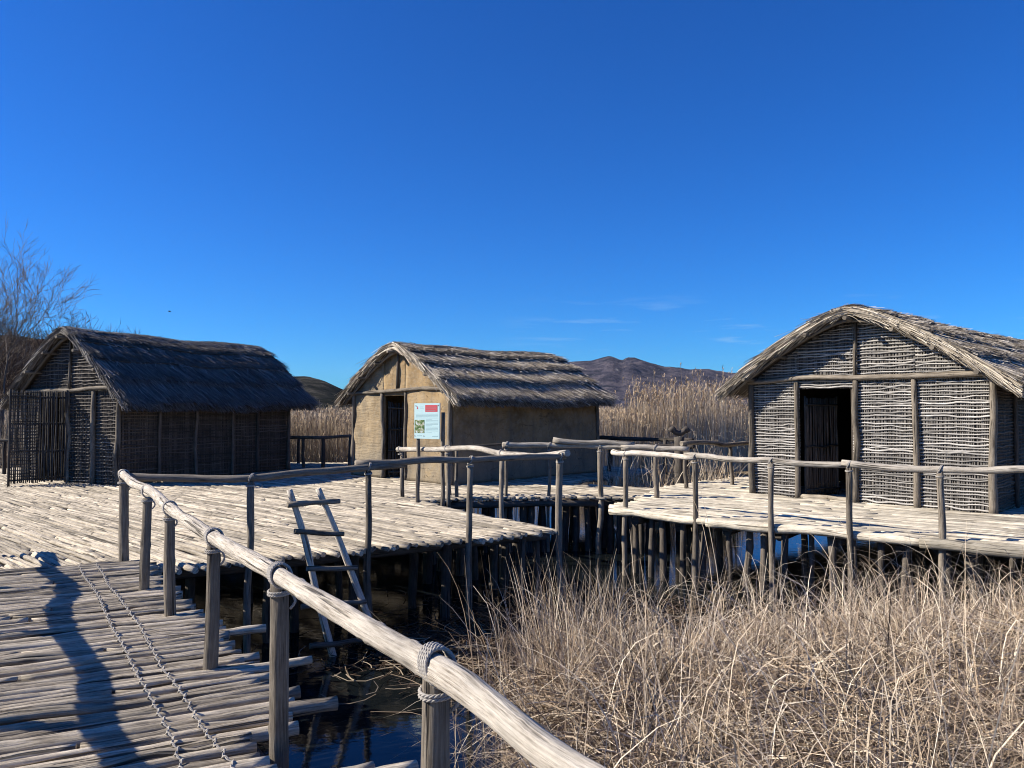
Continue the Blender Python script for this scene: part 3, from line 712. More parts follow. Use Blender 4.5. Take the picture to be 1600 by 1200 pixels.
# ------------------------------------------------------------------ huts
def roof_z(x, X, hr, ze, ex):
    s = np.sqrt(np.clip(np.abs(x)/X, 0, 1.2)**2+.004); return hr-(hr-ze)*s**ex
class Hut: pass
def build_hut(name, label, mid, ang, W, Lh, hr, he, ze, ex, ovs, ovf, ovb, style, door, posts, roofmat, nst):
    H = Hut(); root = empty(name, (mid[0], mid[1], DECK), ang, label=label, cat='hut'); H.root = root
    X = W/2+ovs; zr = lambda x: roof_z(x, X, hr, ze, ex)
    sag = lambda y: -.06*np.sin(np.clip((y+ovf)/(Lh+ovf+ovb), 0, 1)*pi)+.02*np.sin(y*2.3+W)
    # --- roof shell
    g = Geo(); nx, ny = 25, 24; xs = np.linspace(-X, X, nx); ys = np.linspace(-ovf, Lh+ovb, ny)
    XX, YY = np.meshgrid(xs, ys); top = zr(XX)+sag(YY); bot = top-.11
    V = np.concatenate([np.stack([XX, YY, top], -1).reshape(-1, 3), np.stack([XX, YY, bot], -1).reshape(-1, 3)]); q = []; Nn = nx*ny
    for i in range(ny-1):
        for j in range(nx-1):
            a = i*nx+j; q.append((a, a+1, a+nx+1, a+nx)); q.append((Nn+a, Nn+a+nx, Nn+a+nx+1, Nn+a+1))
    for j in range(nx-1):
        q.append((j, Nn+j, Nn+j+1, j+1)); a = (ny-1)*nx+j; q.append((a, a+1, Nn+a+1, Nn+a))
    for i in range(ny-1):
        a = i*nx; q.append((a, a+nx, Nn+a+nx, Nn+a)); a = i*nx+nx-1; q.append((a, Nn+a, Nn+a+nx, a+nx))
    g.add(V, q, [4]*len(q), None, .5, False)
    roof = g.build('roof', M['thatch_base'], root)
    # --- straw courses
    g = Geo(); nc = 4
    for side in (1, -1):
        for c in range(nc):
            cnt = int(nst*(1.35 if side > 0 else .45))
            ycl = rng.uniform(-ovf-.02, Lh+ovb+.02, cnt); s1 = (c+1)/nc+rng.normal(0, .022, cnt)+.01+.060*np.array([mnoise.noise(Vector((a*6.5, c*3+side, W))) for a in ycl]); ln = rng.uniform(.22, .40, cnt); s0 = np.maximum(s1-ln, -.02)
            if c == nc-1: s1 = s1+rng.uniform(-.02, .05, cnt)
            yb = ycl
            sl = rng.normal(.05, .12, cnt)
            K = 4; t = np.linspace(0, 1, K)[None, :]
            s = s0[:, None]+(s1-s0)[:, None]*t; x = s*X
            y = yb[:, None]+sl[:, None]*t
            lift = .005+.035*rng.random(cnt)[:, None]+(.045+.04*rng.random(cnt)[:, None]+.08*rng.random(cnt)[:, None]**5)*t**2
            z = roof_z(x, X, hr, ze, ex)+sag(y)+lift
            x = x+lift*.5*s
            P = np.stack([side*x, y, z], -1)
            Wd = np.zeros_like(P); wdt = rng.uniform(.005, .011, cnt)[:, None]*(1-.5*t); tw = rng.uniform(-.8, .8, cnt)[:, None]
            Wd[..., 1] = wdt*np.cos(tw); Wd[..., 2] = wdt*np.sin(tw)*.8; Wd[..., 0] = wdt*.3*np.sin(tw)
            g.strips(P, Wd, np.clip(rng.normal(.5, .24, cnt)+.25*np.array([mnoise.noise(Vector((a*6, c, 4))) for a in ycl]), 0, 1))
    # coarse stray stems lying askew
    cnt = int(nst*.16); side = rng.choice([-1, 1, 1, 1], cnt)[:, None]; K = 3; t = np.linspace(0, 1, K)[None]
    s = rng.uniform(0, .95, cnt)[:, None]+rng.uniform(.03, .16, cnt)[:, None]*t; y = rng.uniform(-ovf, Lh+ovb, cnt)[:, None]+rng.normal(0, .16, cnt)[:, None]*t
    z = roof_z(s*X, X, hr, ze, ex)+sag(y)+.07+rng.uniform(0, .10, cnt)[:, None]*t
    P = np.stack([side*s*X, y, z], -1); Wd = np.zeros_like(P); Wd[..., 1] = rng.uniform(.006, .013, cnt)[:, None]; Wd[..., 2] = .004
    g.strips(P, Wd, np.clip(rng.normal(.65, .25, cnt), 0, 1))
    # thick ragged edges at both gable ends and the eaves
    for (ye, sg) in ((-ovf, -1), (Lh+ovb, 1)):
        cnt = int(nst*.55) if sg < 0 else int(nst*.4)
        side = rng.choice([-1, 1], cnt); s0 = rng.uniform(-.05, .85, cnt); ln = rng.uniform(.12, .34, cnt); K = 5; t = np.linspace(0, 1, K)[None]
        s = np.minimum(s0[:, None]+ln[:, None]*t, 1.06)
        y = ye+sg*rng.uniform(-.10, .07, cnt)[:, None]+sg*rng.normal(.02, .05, cnt)[:, None]*t
        droop = rng.uniform(-.12, .05, cnt)[:, None]
        z = roof_z(s*X, X, hr, ze, ex)+sag(y)+droop-(rng.random(cnt)[:, None]**4)*.13*t**2+.02
        P = np.stack([side[:, None]*s*X, y, z], -1)
        Wd = rng.normal(0, 1, (cnt, 1, 3)); Wd[..., 0] *= .2; Wd /= np.linalg.norm(Wd, axis=2, keepdims=True)
        g.strips(P, Wd*rng.uniform(.006, .013, cnt)[:, None, None]*(1-.4*t)[..., None], np.clip(rng.normal(.58, .24, cnt), 0, 1))
    cnt = int(nst*.5)
    side = rng.choice([-1, 1, 1], cnt); y = rng.uniform(-ovf, Lh+ovb, cnt)[:, None]; K = 3; t = np.linspace(0, 1, K)[None]
    s = .93+.10*t+rng.normal(0, .01, cnt)[:, None]; z = roof_z(s*X, X, hr, ze, ex)+sag(y)-rng.uniform(.0, .11, cnt)[:, None]-.03*t
    P = np.stack([side[:, None]*s*X, y+rng.normal(0, .06, cnt)[:, None]*t, z], -1); Wd = np.zeros_like(P); Wd[..., 1] = .009
    g.strips(P, Wd, rng.random(cnt)*.7)
    # tufts crossing the ridge
    cnt = int(nst*.8); y = rng.uniform(-ovf, Lh+ovb, cnt)[:, None]; K = 6; t = np.linspace(-1, 1, K)[None]; hw = rng.uniform(.12, .4, cnt)[:, None]; c0 = rng.normal(0, .12, cnt)[:, None]
    x = c0+hw*t; z = hr-(hr-ze)*(np.sqrt(x*x+.015)/X)**ex+sag(y)+.045+.05*rng.random(cnt)[:, None]*(1+.6*t); P = np.stack([x, y+rng.normal(0, .1, cnt)[:, None]*t, z], -1)
    Wd = np.zeros_like(P); Wd[..., 1] = rng.uniform(.006, .012, cnt)[:, None]
    g.strips(P, Wd, np.clip(rng.normal(.6, .22, cnt), 0, 1))
    g.build('thatch', M[roofmat], roof)
    # battens that hold the straw
    for side in (1, -1):
        for s in (.11, .31, .54, .77, .985):
            g = Geo(); K = 26; y = np.linspace(-ovf-.03, Lh+ovb+.02, K); x = side*X*(s+wob(K, .008, 5)); z = roof_z(x, X, hr, ze, ex)+sag(y)+.085+wob(K, .010, 6)-(.05 if s > .9 else 0)
            g.tubes(np.stack([x, y, z], 1), np.full(K, .021), 6, [.2]); g.build('batten', M['darkwood'], roof)
    # purlins poking out under the straw
    for side in (1, -1):
        for s in (.0, .3, .56, .82):
            if side < 0 and s == 0: continue
            g = Geo(); x = side*X*s; z = zr(x)-.17; r = .04
            pole(g, (x, -ovf-rr(.02, .22), z), (x, Lh+ovb+rr(0, .2), z), r, r*.9, 8, .5, .02, .05); g.build('purlin', M['post'], root)
    # --- walls
    wr = lambda x: zr(x)-.13
    th = .05
    def opening(x, z): return door is not None and door[0] < x < door[1] and z < door[2]
    wmat = style['gable']
    def wattle(pa, pb, ztop, hole, nrm, vm, hm, sp_z, sp_x, nm, bm, ps=()):
        """pa,pb 2D ends; ztop(t) height; nrm outward; builds a wattle_wall of upright reeds and woven withies"""
        pa = np.array(pa, float); pb = np.array(pb, float); L = np.linalg.norm(pb-pa); d = (pb-pa)/L; nrm = np.array(nrm, float)
        root_w = None
        g = Geo(); t = 0.
        xs = np.arange(0, L, sp_x)+rng.uniform(-.004, .004, len(np.arange(0, L, sp_x)))
        for x in xs:
            z1 = ztop(x)-.02; z0 = 0.+rr(-.01, .02)
            if hole and hole[0] < x < hole[1]: z0 = hole[2]
            if z1-z0 < .08: continue
            K = max(3, int((z1-z0)/.35)); zz = np.linspace(z0, z1, K); xx = x+wob(K, .006, 3)
            c = pa+d*xx[:, None]-nrm*.006; g.tubes(np.concatenate([c, zz[:, None]], 1), np.full(K, .0085*rr(.8, 1.25)), 5, None, False)
        wall = g.build(nm, M[vm], root)
        g = Geo(); z = .05; row = 0
        while z < ztop(L/2) if ztop(L/2) > ztop(0) else z < ztop(0):
            xsamp = np.linspace(0, L, 200); ok = np.array([ztop(x) > z+.02 for x in xsamp])
            if not ok.any(): break
            a, b = xsamp[ok][0], xsamp[ok][-1]
            spans = [(a, b)]
            if hole and z < hole[2]: spans = [(a, hole[0]), (hole[1], b)]
            cuts = [p for p in ps]
            fin = []
            for (s0, s1) in spans:
                e = [s0]+[c for c in cuts if s0+.1 < c < s1-.1]+[s1]; fin += list(zip(e[:-1], e[1:]))
            for (s0, s1) in fin:
                if s1-s0 < .08: continue
                K = max(4, int((s1-s0)/.055)); xx = np.linspace(s0, s1, K); wv = .007*np.sin(xx*(pi/.11)+row*pi)
                zz = z+wob(K, .009, 4)+rng.normal(0, .0015, K)
                c = pa+d*xx[:, None]+nrm*(.010+wv)[:, None]
                g.tubes(np.concatenate([c, zz[:, None]], 1), np.full(K, .0145*rr(.75, 1.25)), 6)
            z += sp_z*rr(.8, 1.2); row += 1
        g.build('withies', M[hm], wall)
        if bm:     # added dark sheet; blocks light leaking between the reeds
            g = Geo(); xs = np.linspace(0, L, 40)
            for x0_, x1_ in zip(xs[:-1], xs[1:]):
                lo = hole[2] if hole and hole[0] <= (x0_+x1_)/2 <= hole[1] else 0.
                A = pa+d*x0_-nrm*.03; B = pa+d*x1_-nrm*.03; h0, h1 = max(ztop(x0_), lo), max(ztop(x1_), lo)
                g.add([(*A, lo), (*B, lo), (*B, h1), (*A, h0)], [0, 1, 2, 3], [4])
            g.build('dark_backing', M[bm], wall)
        return wall
    gt = lambda x: float(wr(x-W/2))
    hole = (door[0]+W/2, door[1]+W/2, door[2]) if door else None
    if style['type'] == 'wattle':
        ps = [p+W/2 for p in posts]
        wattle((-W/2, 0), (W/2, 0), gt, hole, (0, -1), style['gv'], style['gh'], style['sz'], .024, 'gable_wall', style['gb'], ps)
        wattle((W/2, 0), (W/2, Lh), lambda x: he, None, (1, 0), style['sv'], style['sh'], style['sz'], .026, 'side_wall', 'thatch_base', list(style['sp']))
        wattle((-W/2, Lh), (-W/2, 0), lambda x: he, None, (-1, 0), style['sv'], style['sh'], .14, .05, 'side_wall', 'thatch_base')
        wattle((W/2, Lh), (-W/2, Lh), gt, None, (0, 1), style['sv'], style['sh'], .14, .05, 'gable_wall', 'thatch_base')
    else:
        def daub(pa, pb, ztop, hole, nrm, nm, mt, x0=0., x1=None, hb=0.):
            pa = np.array(pa, float); pb = np.array(pb, float); L = np.linalg.norm(pb-pa); d = (pb-pa)/L; nrm = np.array(nrm, float)
            x1 = L if x1 is None else x1; nx = max(3, int((x1-x0)/.08)); nz_ = 30
            xs = np.linspace(x0, x1, nx); g = Geo(); F = []; Bk = []
            for k in range(nz_):
                for x in xs:
                    lo = hb; hi = max(ztop(x), lo+.02); z = lo+(hi-lo)*k/(nz_-1); c = pa+d*x
                    dsp = .028*mnoise.fractal(Vector((c[0]*1.7+5*abs(nrm[0]), c[1]*1.7, z*2.2)), 1, 2, 4)+.05*(1-z/2.2)*.6
                    e = c+nrm*(.03+dsp); F.append((e[0], e[1], z)); e = c-nrm*.06; Bk.append((e[0], e[1], z))
            n1 = nx*nz_; q = []
            for k in range(nz_-1):
                for j in range(nx-1):
                    a = k*nx+j; q.append((a, a+1, a+nx+1, a+nx)); q.append((n1+a, n1+a+nx, n1+a+nx+1, n1+a+1))
                a = k*nx; q.append((a, a+nx, n1+a+nx, n1+a)); a = k*nx+nx-1; q.append((a, n1+a, n1+a+nx, a+nx))
            for j in range(nx-1): q.append((j, n1+j, n1+j+1, j+1))
            g.add(F+Bk, q, [4]*len(q)); return g.build(nm, M[mt], root)
        daub((-W/2, 0), (W/2, 0), gt, None, (0, -1), 'gable_wall', 'daub_pale', 0, hole[0], 0).name
        daub((-W/2, 0), (W/2, 0), gt, None, (0, -1), 'gable_wall', 'daub', hole[1], W, 0)
        daub((-W/2, 0), (W/2, 0), gt, None, (0, -1), 'gable_wall', 'daub', hole[0]+.001, hole[1]-.001, hole[2])
        daub((W/2, 0), (W/2, Lh), lambda x: he+.05, None, (1, 0), 'side_wall', 'daub')
        daub((-W/2, Lh), (-W/2, 0), lambda x: he+.05, None, (-1, 0), 'side_wall', 'daub')
        daub((W/2, Lh), (-W/2, Lh), gt, None, (0, 1), 'gable_wall', 'daub')
    # --- posts of the frame
    for x in [-W/2, W/2]+list(posts):
        corner = abs(abs(x)-W/2) < .01
        r = (.055 if not corner else .06)*rr(.9, 1.1); top = he if not corner else he+.03
        g = Geo(); pole(g, (x, -.05, -.03), (x+rr(-.03, .03), -.05, top), r*1.1, r*.85, 12, .18, .018, .04); g.build('wall_post', M[style['pm']], root)
    g = Geo(); pole(g, (-W/2-.05, -.085, he+.01), (W/2+.08, -.075, he+.06), .04, .05, 12, .2, .03, .05); g.build('cross_beam', M[style['pm']], root)
    g = Geo(); pole(g, (-.05, -.055, he+.06), (-.02, -.055, hr-.2), .035, .03, 10, .2, .012, .05); g.build('king_post', M[style['pm']], root)
    for y in style['sp']:
        g = Geo(); pole(g, (W/2+.055, y, -.03), (W/2+.045, y, he), .045, .038, 10, .2, .015, .05); g.build('wall_post', M[style['spm']], root)
    g = Geo(); pole(g, (W/2+.055, Lh, -.03), (W/2+.045, Lh, he), .055, .045, 10, .2, .015, .05); g.build('wall_post', M[style['spm']], root)
    # rafters under both rakes
    for side in (1, -1):
        g = Geo(); xs = np.linspace(0, X-.05, 10); g.tubes(np.stack([side*xs, np.full(10, -ovf+.10), zr(xs)-.175], 1), np.full(10, .035), 8); g.build('rafter', M['post'], root)
    # interior floor
    return root

def rot(a): return np.array([cos(a), sin(a)])
# left hut
th1 = math.atan2(-.452, .892)
e1 = rot(th1); Rc = np.array([-9.05, 17.8]); W1 = 3.6; mid1 = Rc-e1*W1/2
h1 = build_hut('wattle_hut', 'dark wattle hut at the left with grey thatch and an open stick door', mid1, th1, W1, 5.4, 3.72, 2.2, 1.95, 1.22, .42, .25, .55,
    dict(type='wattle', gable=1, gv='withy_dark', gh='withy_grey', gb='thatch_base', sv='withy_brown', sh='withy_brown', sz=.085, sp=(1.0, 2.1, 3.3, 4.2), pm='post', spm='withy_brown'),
    (-1.25, -.10, 2.12), (-1.25, -.07, .89), 'thatch_grey', 5200)
# middle hut
th2 = -pi/4; e1 = rot(th2); Rc = np.array([-1.4, 17.9]); W2 = 4.0; mid2 = Rc-e1*W2/2
h2 = build_hut('daub_hut', 'ochre mud-walled hut in the middle with tiered straw thatch', mid2, th2, W2, 5.3, 3.40, 2.18, 2.04, 1.30, .36, .22, .22,
    dict(type='daub', gable=1, sp=(), pm='post', spm='post'),
    (-.66, .27, 2.10), (-.66, .31), 'thatch', 5200)
# right hut
Lc, Rc3 = np.array([5.05, 16.1]), np.array([8.06, 12.9]); e1 = (Rc3-Lc); W3 = np.linalg.norm(e1); th3 = math.atan2(e1[1], e1[0]); mid3 = (Lc+Rc3)/2
h3 = build_hut('wattle_hut', 'large woven wattle hut at the right with a dark open doorway', mid3, th3, W3, 9.0, 3.64, 2.30, 2.20, 1.36, .40, .42, .5,
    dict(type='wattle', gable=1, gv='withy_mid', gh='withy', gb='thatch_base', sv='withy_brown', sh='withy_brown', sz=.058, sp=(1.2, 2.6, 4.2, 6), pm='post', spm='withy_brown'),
    (-1.17, -.12, 2.16), (-1.21, -.07, 1.01), 'thatch', 9500)

def stick_door(root, hinge, ang, Wd, Hd, m1, sp=.05, bars=3, lat=False):
    d = empty('door', (hinge[0], hinge[1], 0), ang); d.parent = root
    g = Geo()
    for x in np.arange(.03, Wd, sp):
        pole(g, (x+rr(-.01, .01), 0, .03+rr(0, .04)), (x+rr(-.015, .015), rr(-.01, .01), Hd-rr(0, .05)), .015, .013, 6, .3, .01, .08)
    g.build('door_sticks', M[m1], d)
    g = Geo()
    for k in range(bars):
        z = .15+(Hd-.3)*k/(bars-1); pole(g, (-.02, -.025, z), (Wd+.02, -.025, z+rr(-.03, .03)), .02, .018, 8, .2, .012, .05)
    if lat:
        z = .2
        while z < Hd-.1:
            pole(g, (.0, .02*(-1)**int(z*20), z), (Wd*.52, .02, z+rr(-.02, .02)), .010, .009, 6, .15, .01, .05); z += .062
    for x in (0, Wd): pole(g, (x, 0, -.02), (x, 0, Hd+.02), .03, .026, 8, .2, .01, .05)
    g.build('door_frame', M['darkwood'], d)
    return d
dr = stick_door(h1, (-.07, -.09), radians(-100), 1.22, 2.2, 'withy_dark', .042, 4)
# lattice of split withies on the outer half of the leaf
g = Geo(); z = .12
while z < 2.15:
    pole(g, (.62, .02, z), (1.22, .02, z+rr(-.015, .015)), .012, .011, 6, .12, .008, .06); z += .075
g.build('lattice', M['withy_dark'], dr)
stick_door(h3, (-1.12, .12), radians(74), .9, 2.0, 'withy_brown', .045, 3)
stick_door(h2, (-.60, .10), radians(52), .85, 1.95, 'withy_dark', .05, 4)
g = Geo(); pole(g, (-1.15, -.02, .03), (-.1, -.02, .03), .045, .04, 10, .15, .01, .04); g.build('door_sill', M['deck'], h3)

# ------------------------------------------------------------------ information board
bx0, bx1 = np.array([-1.86, 14.75]), np.array([-1.27, 14.3])
bd = bx1-bx0; bw = np.linalg.norm(bd); ba = math.atan2(bd[1], bd[0])
board = empty('information_board', (bx0[0], bx0[1], DECK), ba, label='pale blue information panel with a red title block on two poles', cat='sign')
for x in (.05, bw-.05):
    g = Geo(); pole(g, (x, .03, -.3), (x+.01, .03, 1.70), .042, .036, 10, .15, .012, .04); g.build('post', M['post'], board)
g = Geo(); z0, z1 = 1.20, 1.87; x0_, x1_ = .03, bw-.06; g.box(x0_, x1_, -.05, -.025, z0, z1); pn = g.build('panel', M['panel'], board)
pwid, ph = x1_-x0_, z1-z0
def pr_(nm, m_, u0, u1, v0, v1, y=-.053):
    g = Geo(); g.box(x0_+u0*pwid, x0_+u1*pwid, y, -.0505, z1-v1*ph, z1-v0*ph); return g.build(nm, M[m_], pn)
pr_('title_block', 'red', .44, .92, .05, .24)
pr_('picture', 'picture', .02, .41, .47, .84)
g = Geo()
for i, v in enumerate((.105, .155, .20)): g.box(x0_+.46*pwid, x0_+(.90-.03*i)*pwid, -.0545, -.0535, z1-(v+.008)*ph, z1-v*ph)
g.build('title_lines', M['ink'], pn)
g = Geo()
for i in range(15):
    v = .30+i*.036; e = .93 if i % 5 != 4 else .7; s_ = .06 if v < .44 else .46
    g.box(x0_+s_*pwid, x0_+e*pwid, -.0530, -.0505, z1-(v+.006)*ph, z1-v*ph)
g.box(x0_+.22*pwid, x0_+.36*pwid, -.0530, -.0505, z1-.105*ph, z1-.095*ph); g.box(x0_+.22*pwid, x0_+.38*pwid, -.0530, -.0505, z1-.155*ph, z1-.148*ph)
g.box(x0_+.12*pwid, x0_+.30*pwid, -.0530, -.0505, z1-.925*ph, z1-.905*ph); g.box(x0_+.72*pwid, x0_+.94*pwid, -.0530, -.0505, z1-.93*ph, z1-.915*ph)
g.build('text_lines', M['inklight'], pn)
g = Geo(); c = np.array([x0_+.13*pwid, -.052, z1-.16*ph]); g.add([c+np.array(p) for p in ((-.018, 0, 0), (.018, 0, 0), (0, 0, .06), (0, -.001, .02))], [0, 1, 3, 1, 2, 3, 2, 0, 3], [3, 3, 3], None, .5, False); g.build('emblem', M['red'], pn)
for (u_, v_) in ((.06, .07), (.95, .06), (.02, .92), (.38, .92)):
    g = Geo(); a = np.array([x0_+u_*pwid, -.051, z1-v_*ph]); g.tubes(np.array([a, a+np.array([0, -.004, 0]), a+np.array([0, -.008, 0])]), [.011]*3, 8); g.build('screw', M['metal'], pn)

# ------------------------------------------------------------------ marsh plants
MUD = [(.35, 2.0), (.12, 3.5), (.05, 5.5), (.35, 6.9), (1.3, 7.6), (2.6, 8.3), (4.2, 9.2), (6.2, 8.8), (8.6, 7.2), (10, 5), (9.5, 1.5), (4, .8)]
def mudz(X, Y):
    d = np.full(X.shape, 9.); P = np.array(MUD)
    for i in range(len(P)):
        A, B = P[i], P[(i+1) % len(P)]; e = B-A; t = np.clip(((X-A[0])*e[0]+(Y-A[1])*e[1])/(e@e), 0, 1)
        d = np.minimum(d, np.hypot(X-A[0]-t*e[0], Y-A[1]-t*e[1]))
    s_ = np.where(inpoly(X, Y, MUD), d, -d)
    return -.25+.55*sm(s_, -.5, .9)
grid('mud_bank', np.linspace(-.8, 11.5, 70), np.linspace(-.2, 10.6, 60), mudz, M['mud'])

def blades(g, base, h, K, w0, bendk, lo=0., tone=None, dirs=None, tip=.15, a0s=.16):
    """arching leaves: base (N,3), h (N)"""
    Nn = len(base); a = rng.uniform(0, 2*pi, Nn) if dirs is None else dirs
    t = np.linspace(0, 1, K)[None, :]
    # angle from the vertical grows along the leaf
    a0 = np.abs(rng.normal(0, a0s, Nn))[:, None]; ab = bendk[:, None]
    kn = rng.uniform(.22, .8, Nn)[:, None]; sharp = rng.uniform(3, 14, Nn)[:, None]
    ang = a0+ab*(1/(1+np.exp(-sharp*(t-kn))))
    ds = h[:, None]/(K-1)
    ta = a[:, None]+rng.normal(0, .5, Nn)[:, None]*t
    dx = np.sin(ang)*np.cos(ta)*ds; dy = np.sin(ang)*np.sin(ta)*ds; dz = np.cos(ang)*ds
    P = np.stack([np.cumsum(dx, 1)-dx, np.cumsum(dy, 1)-dy, np.cumsum(dz, 1)-dz], -1)+base[:, None, :]
    P[..., 2] = np.maximum(P[..., 2], .05)
    ph = rng.uniform(0, 2*pi, Nn)[:, None]+rng.normal(0, .8, Nn)[:, None]*t
    W = np.stack([np.cos(ph), np.sin(ph), .25*np.sin(ph*2)], -1)*(w0[:, None]*(tip+(1-tip)*np.sqrt(np.clip(1-t, 0, 1))))[..., None]
    g.strips(P, W, tone)
g = Geo(); NB = 54000
bx = rng.uniform(.1, 9.2, NB*2); by = rng.uniform(2.0, 9.6, NB*2)
k = inpoly(bx, by, MUD) & (np.abs(bx) < by*.72+.9)
clump = np.array([mnoise.noise(Vector((x*1.1, y*1.1, 3))) for x, y in zip(bx, by)])
k &= (rng.random(NB*2) < .55+.9*clump)
bx, by, cl = bx[k][:NB], by[k][:NB], clump[k][:NB]; NB = len(bx)
hh = rng.normal(1.16, .25, NB)*(1+.40*cl)*(1-.47*sm(by-.28*bx, 5.5, 7.0))
df = np.array([mnoise.noise(Vector((x*.7, y*.7, 11))) for x, y in zip(bx, by)])*2*pi*1.6+rng.normal(0, .9, NB)
bk = np.where(rng.random(NB) < .94, rng.uniform(.9, 2.5, NB), rng.uniform(0, .6, NB))
lowb = rng.random(NB) < .18; bk = np.where(lowb, rng.uniform(1.2, 1.7, NB), bk)
tn = np.clip(rng.normal(.45, .30, NB), 0, 1)
blades(g, np.stack([bx, by, np.full(NB, .12)], 1), np.clip(hh, .5, 2.1), 8, np.where(rng.random(NB) < .10, rng.uniform(.005, .008, NB), rng.uniform(.0018, .0042, NB)), bk, tone=tn, dirs=df, a0s=.3)
# broken stalks lying criss-cross through the stand
NL = 60000; qx = rng.uniform(.2, 8.8, NL); qy = rng.uniform(2.6, 9.1, NL); k = inpoly(qx, qy, MUD); qx, qy = qx[k], qy[k]; NL = len(qx)
t = np.linspace(-.5, .5, 4)[None]; a = rng.uniform(0, 2*pi, NL)[:, None]; el = rng.normal(0, .48, NL)[:, None]; L = rng.uniform(.28, .95, NL)[:, None]
zc = (1.04-.62*rng.random(NL)**1.4+.16*np.array([mnoise.noise(Vector((x*1.3, y*1.3, 2))) for x, y in zip(qx, qy)]))[:, None]*(1-.42*sm(qy-.28*qx, 5.0, 6.9))[:, None]
P = np.stack([qx[:, None]+np.cos(a)*np.cos(el)*t*L, qy[:, None]+np.sin(a)*np.cos(el)*t*L, zc+np.sin(el)*t*L-rng.uniform(0, .35, NL)[:, None]*L*(t*2)**2*.5], -1)
W = np.stack([-np.sin(a)*.4+0*t, np.cos(a)*.4+0*t, .9+0*a+0*t], -1)*np.where(rng.random(NL) < .07, rng.uniform(.004, .007, NL), rng.uniform(.0014, .0034, NL))[:, None, None]
g.strips(P, W, np.clip(rng.normal(.47, .30, NL), 0, 1))
# long curling leaves lying over the top of the stand
NT = 6500; tx = rng.uniform(.3, 8.6, NT); ty = rng.uniform(3, 9.2, NT); k = inpoly(tx, ty, MUD); tx, ty = tx[k], ty[k]; NT = len(tx)
blades(g, np.stack([tx, ty, rng.uniform(.4, .92, NT)*(1-.30*sm(ty-.28*tx, 4.8, 6.8))], 1), rng.uniform(.6, 1.25, NT), 9, rng.uniform(.0024, .0046, NT), rng.uniform(1.3, 2.6, NT), tone=np.clip(rng.normal(.66, .22, NT), 0, 1))
# single tall stalks
NS = 70; sx = rng.uniform(.3, 7.5, NS); sy = rng.uniform(3.2, 9.3, NS); k = inpoly(sx, sy, MUD); sx, sy = sx[k], sy[k]; NS = len(sx)
blades(g, np.stack([sx, sy, np.full(NS, .1)], 1), rng.uniform(1.5, 2.15, NS), 9, rng.uniform(.003, .006, NS), rng.uniform(0, .9, NS), tone=np.clip(rng.normal(.6, .2, NS), 0, 1))
# upright clump at the left end of the stand
NS = 1500; sx = rng.normal(.55, .35, NS); sy = rng.normal(6.3, .55, NS)
blades(g, np.stack([sx, sy, np.full(NS, .0)], 1), rng.uniform(.8, 1.75, NS), 8, rng.uniform(.002, .0048, NS), np.where(rng.random(NS) < .5, rng.uniform(.8, 2.4, NS), rng.uniform(0, .5, NS)), tone=np.clip(rng.normal(.52, .28, NS), 0, 1))
# stray arching leaves at the water side
NS = 150; sy = rng.uniform(6.2, 9.6, NS); sx = .25+(sy-6.8).clip(0)*1.1+rng.uniform(-.35, .5, NS)
blades(g, np.stack([sx, sy, np.full(NS, .0)], 1), rng.uniform(.8, 1.6, NS), 9, rng.uniform(.002, .004, NS), rng.uniform(.6, 2.6, NS), tone=np.clip(rng.normal(.7, .2, NS), 0, 1))
tag(g.build('dry_reeds', M['reed']), 'tangled dry bleached cattail leaves filling the lower right foreground', 'reeds', kind='stuff')

# floating litter
g = Geo()
def litter(cnt, cx, cy, sx, sy, z, lmin, lmax, w_, tone):
    x = rng.normal(cx, sx, cnt); y = rng.normal(cy, sy, cnt); a = rng.uniform(0, 2*pi, cnt); L = rng.uniform(lmin, lmax, cnt); t = np.linspace(-.5, .5, 4)[None]
    tilt = rng.normal(0, .08, cnt)[:, None]; cu = rng.normal(0, .12, cnt)[:, None]
    aa = a[:, None]+cu*t*4
    P = np.stack([x[:, None]+np.cos(aa)*t*L[:, None], y[:, None]+np.sin(aa)*t*L[:, None], z+rng.random(cnt)[:, None]*.05+np.abs(tilt*t*L[:, None])], -1)
    W = np.stack([-np.sin(aa), np.cos(aa), 0*aa+.3], -1)*rng.uniform(w_*.5, w_, cnt)[:, None, None]
    g.strips(P, W, tone)
litter(2600, -.35, 9.3, .75, .42, .012, .08, .5, .007, np.clip(rng.normal(.25, .2, 2600), 0, 1))
litter(1500, .5, 10.2, .9, .8, .012, .08, .5, .007, np.clip(rng.normal(.25, .2, 1500), 0, 1))
litter(190, -.4, 8.9, .9, .7, .05, .15, .6, .007, np.clip(rng.normal(.85, .15, 190), 0, 1))
litter(700, 1.5, 10.6, 1.6, .7, .012, .1, .6, .007, np.clip(rng.normal(.3, .25, 700), 0, 1))
tag(g.build('reed_litter', M['litter']), 'brown broken reed litter floating on the dark water below the ladder', 'litter', kind='stuff')

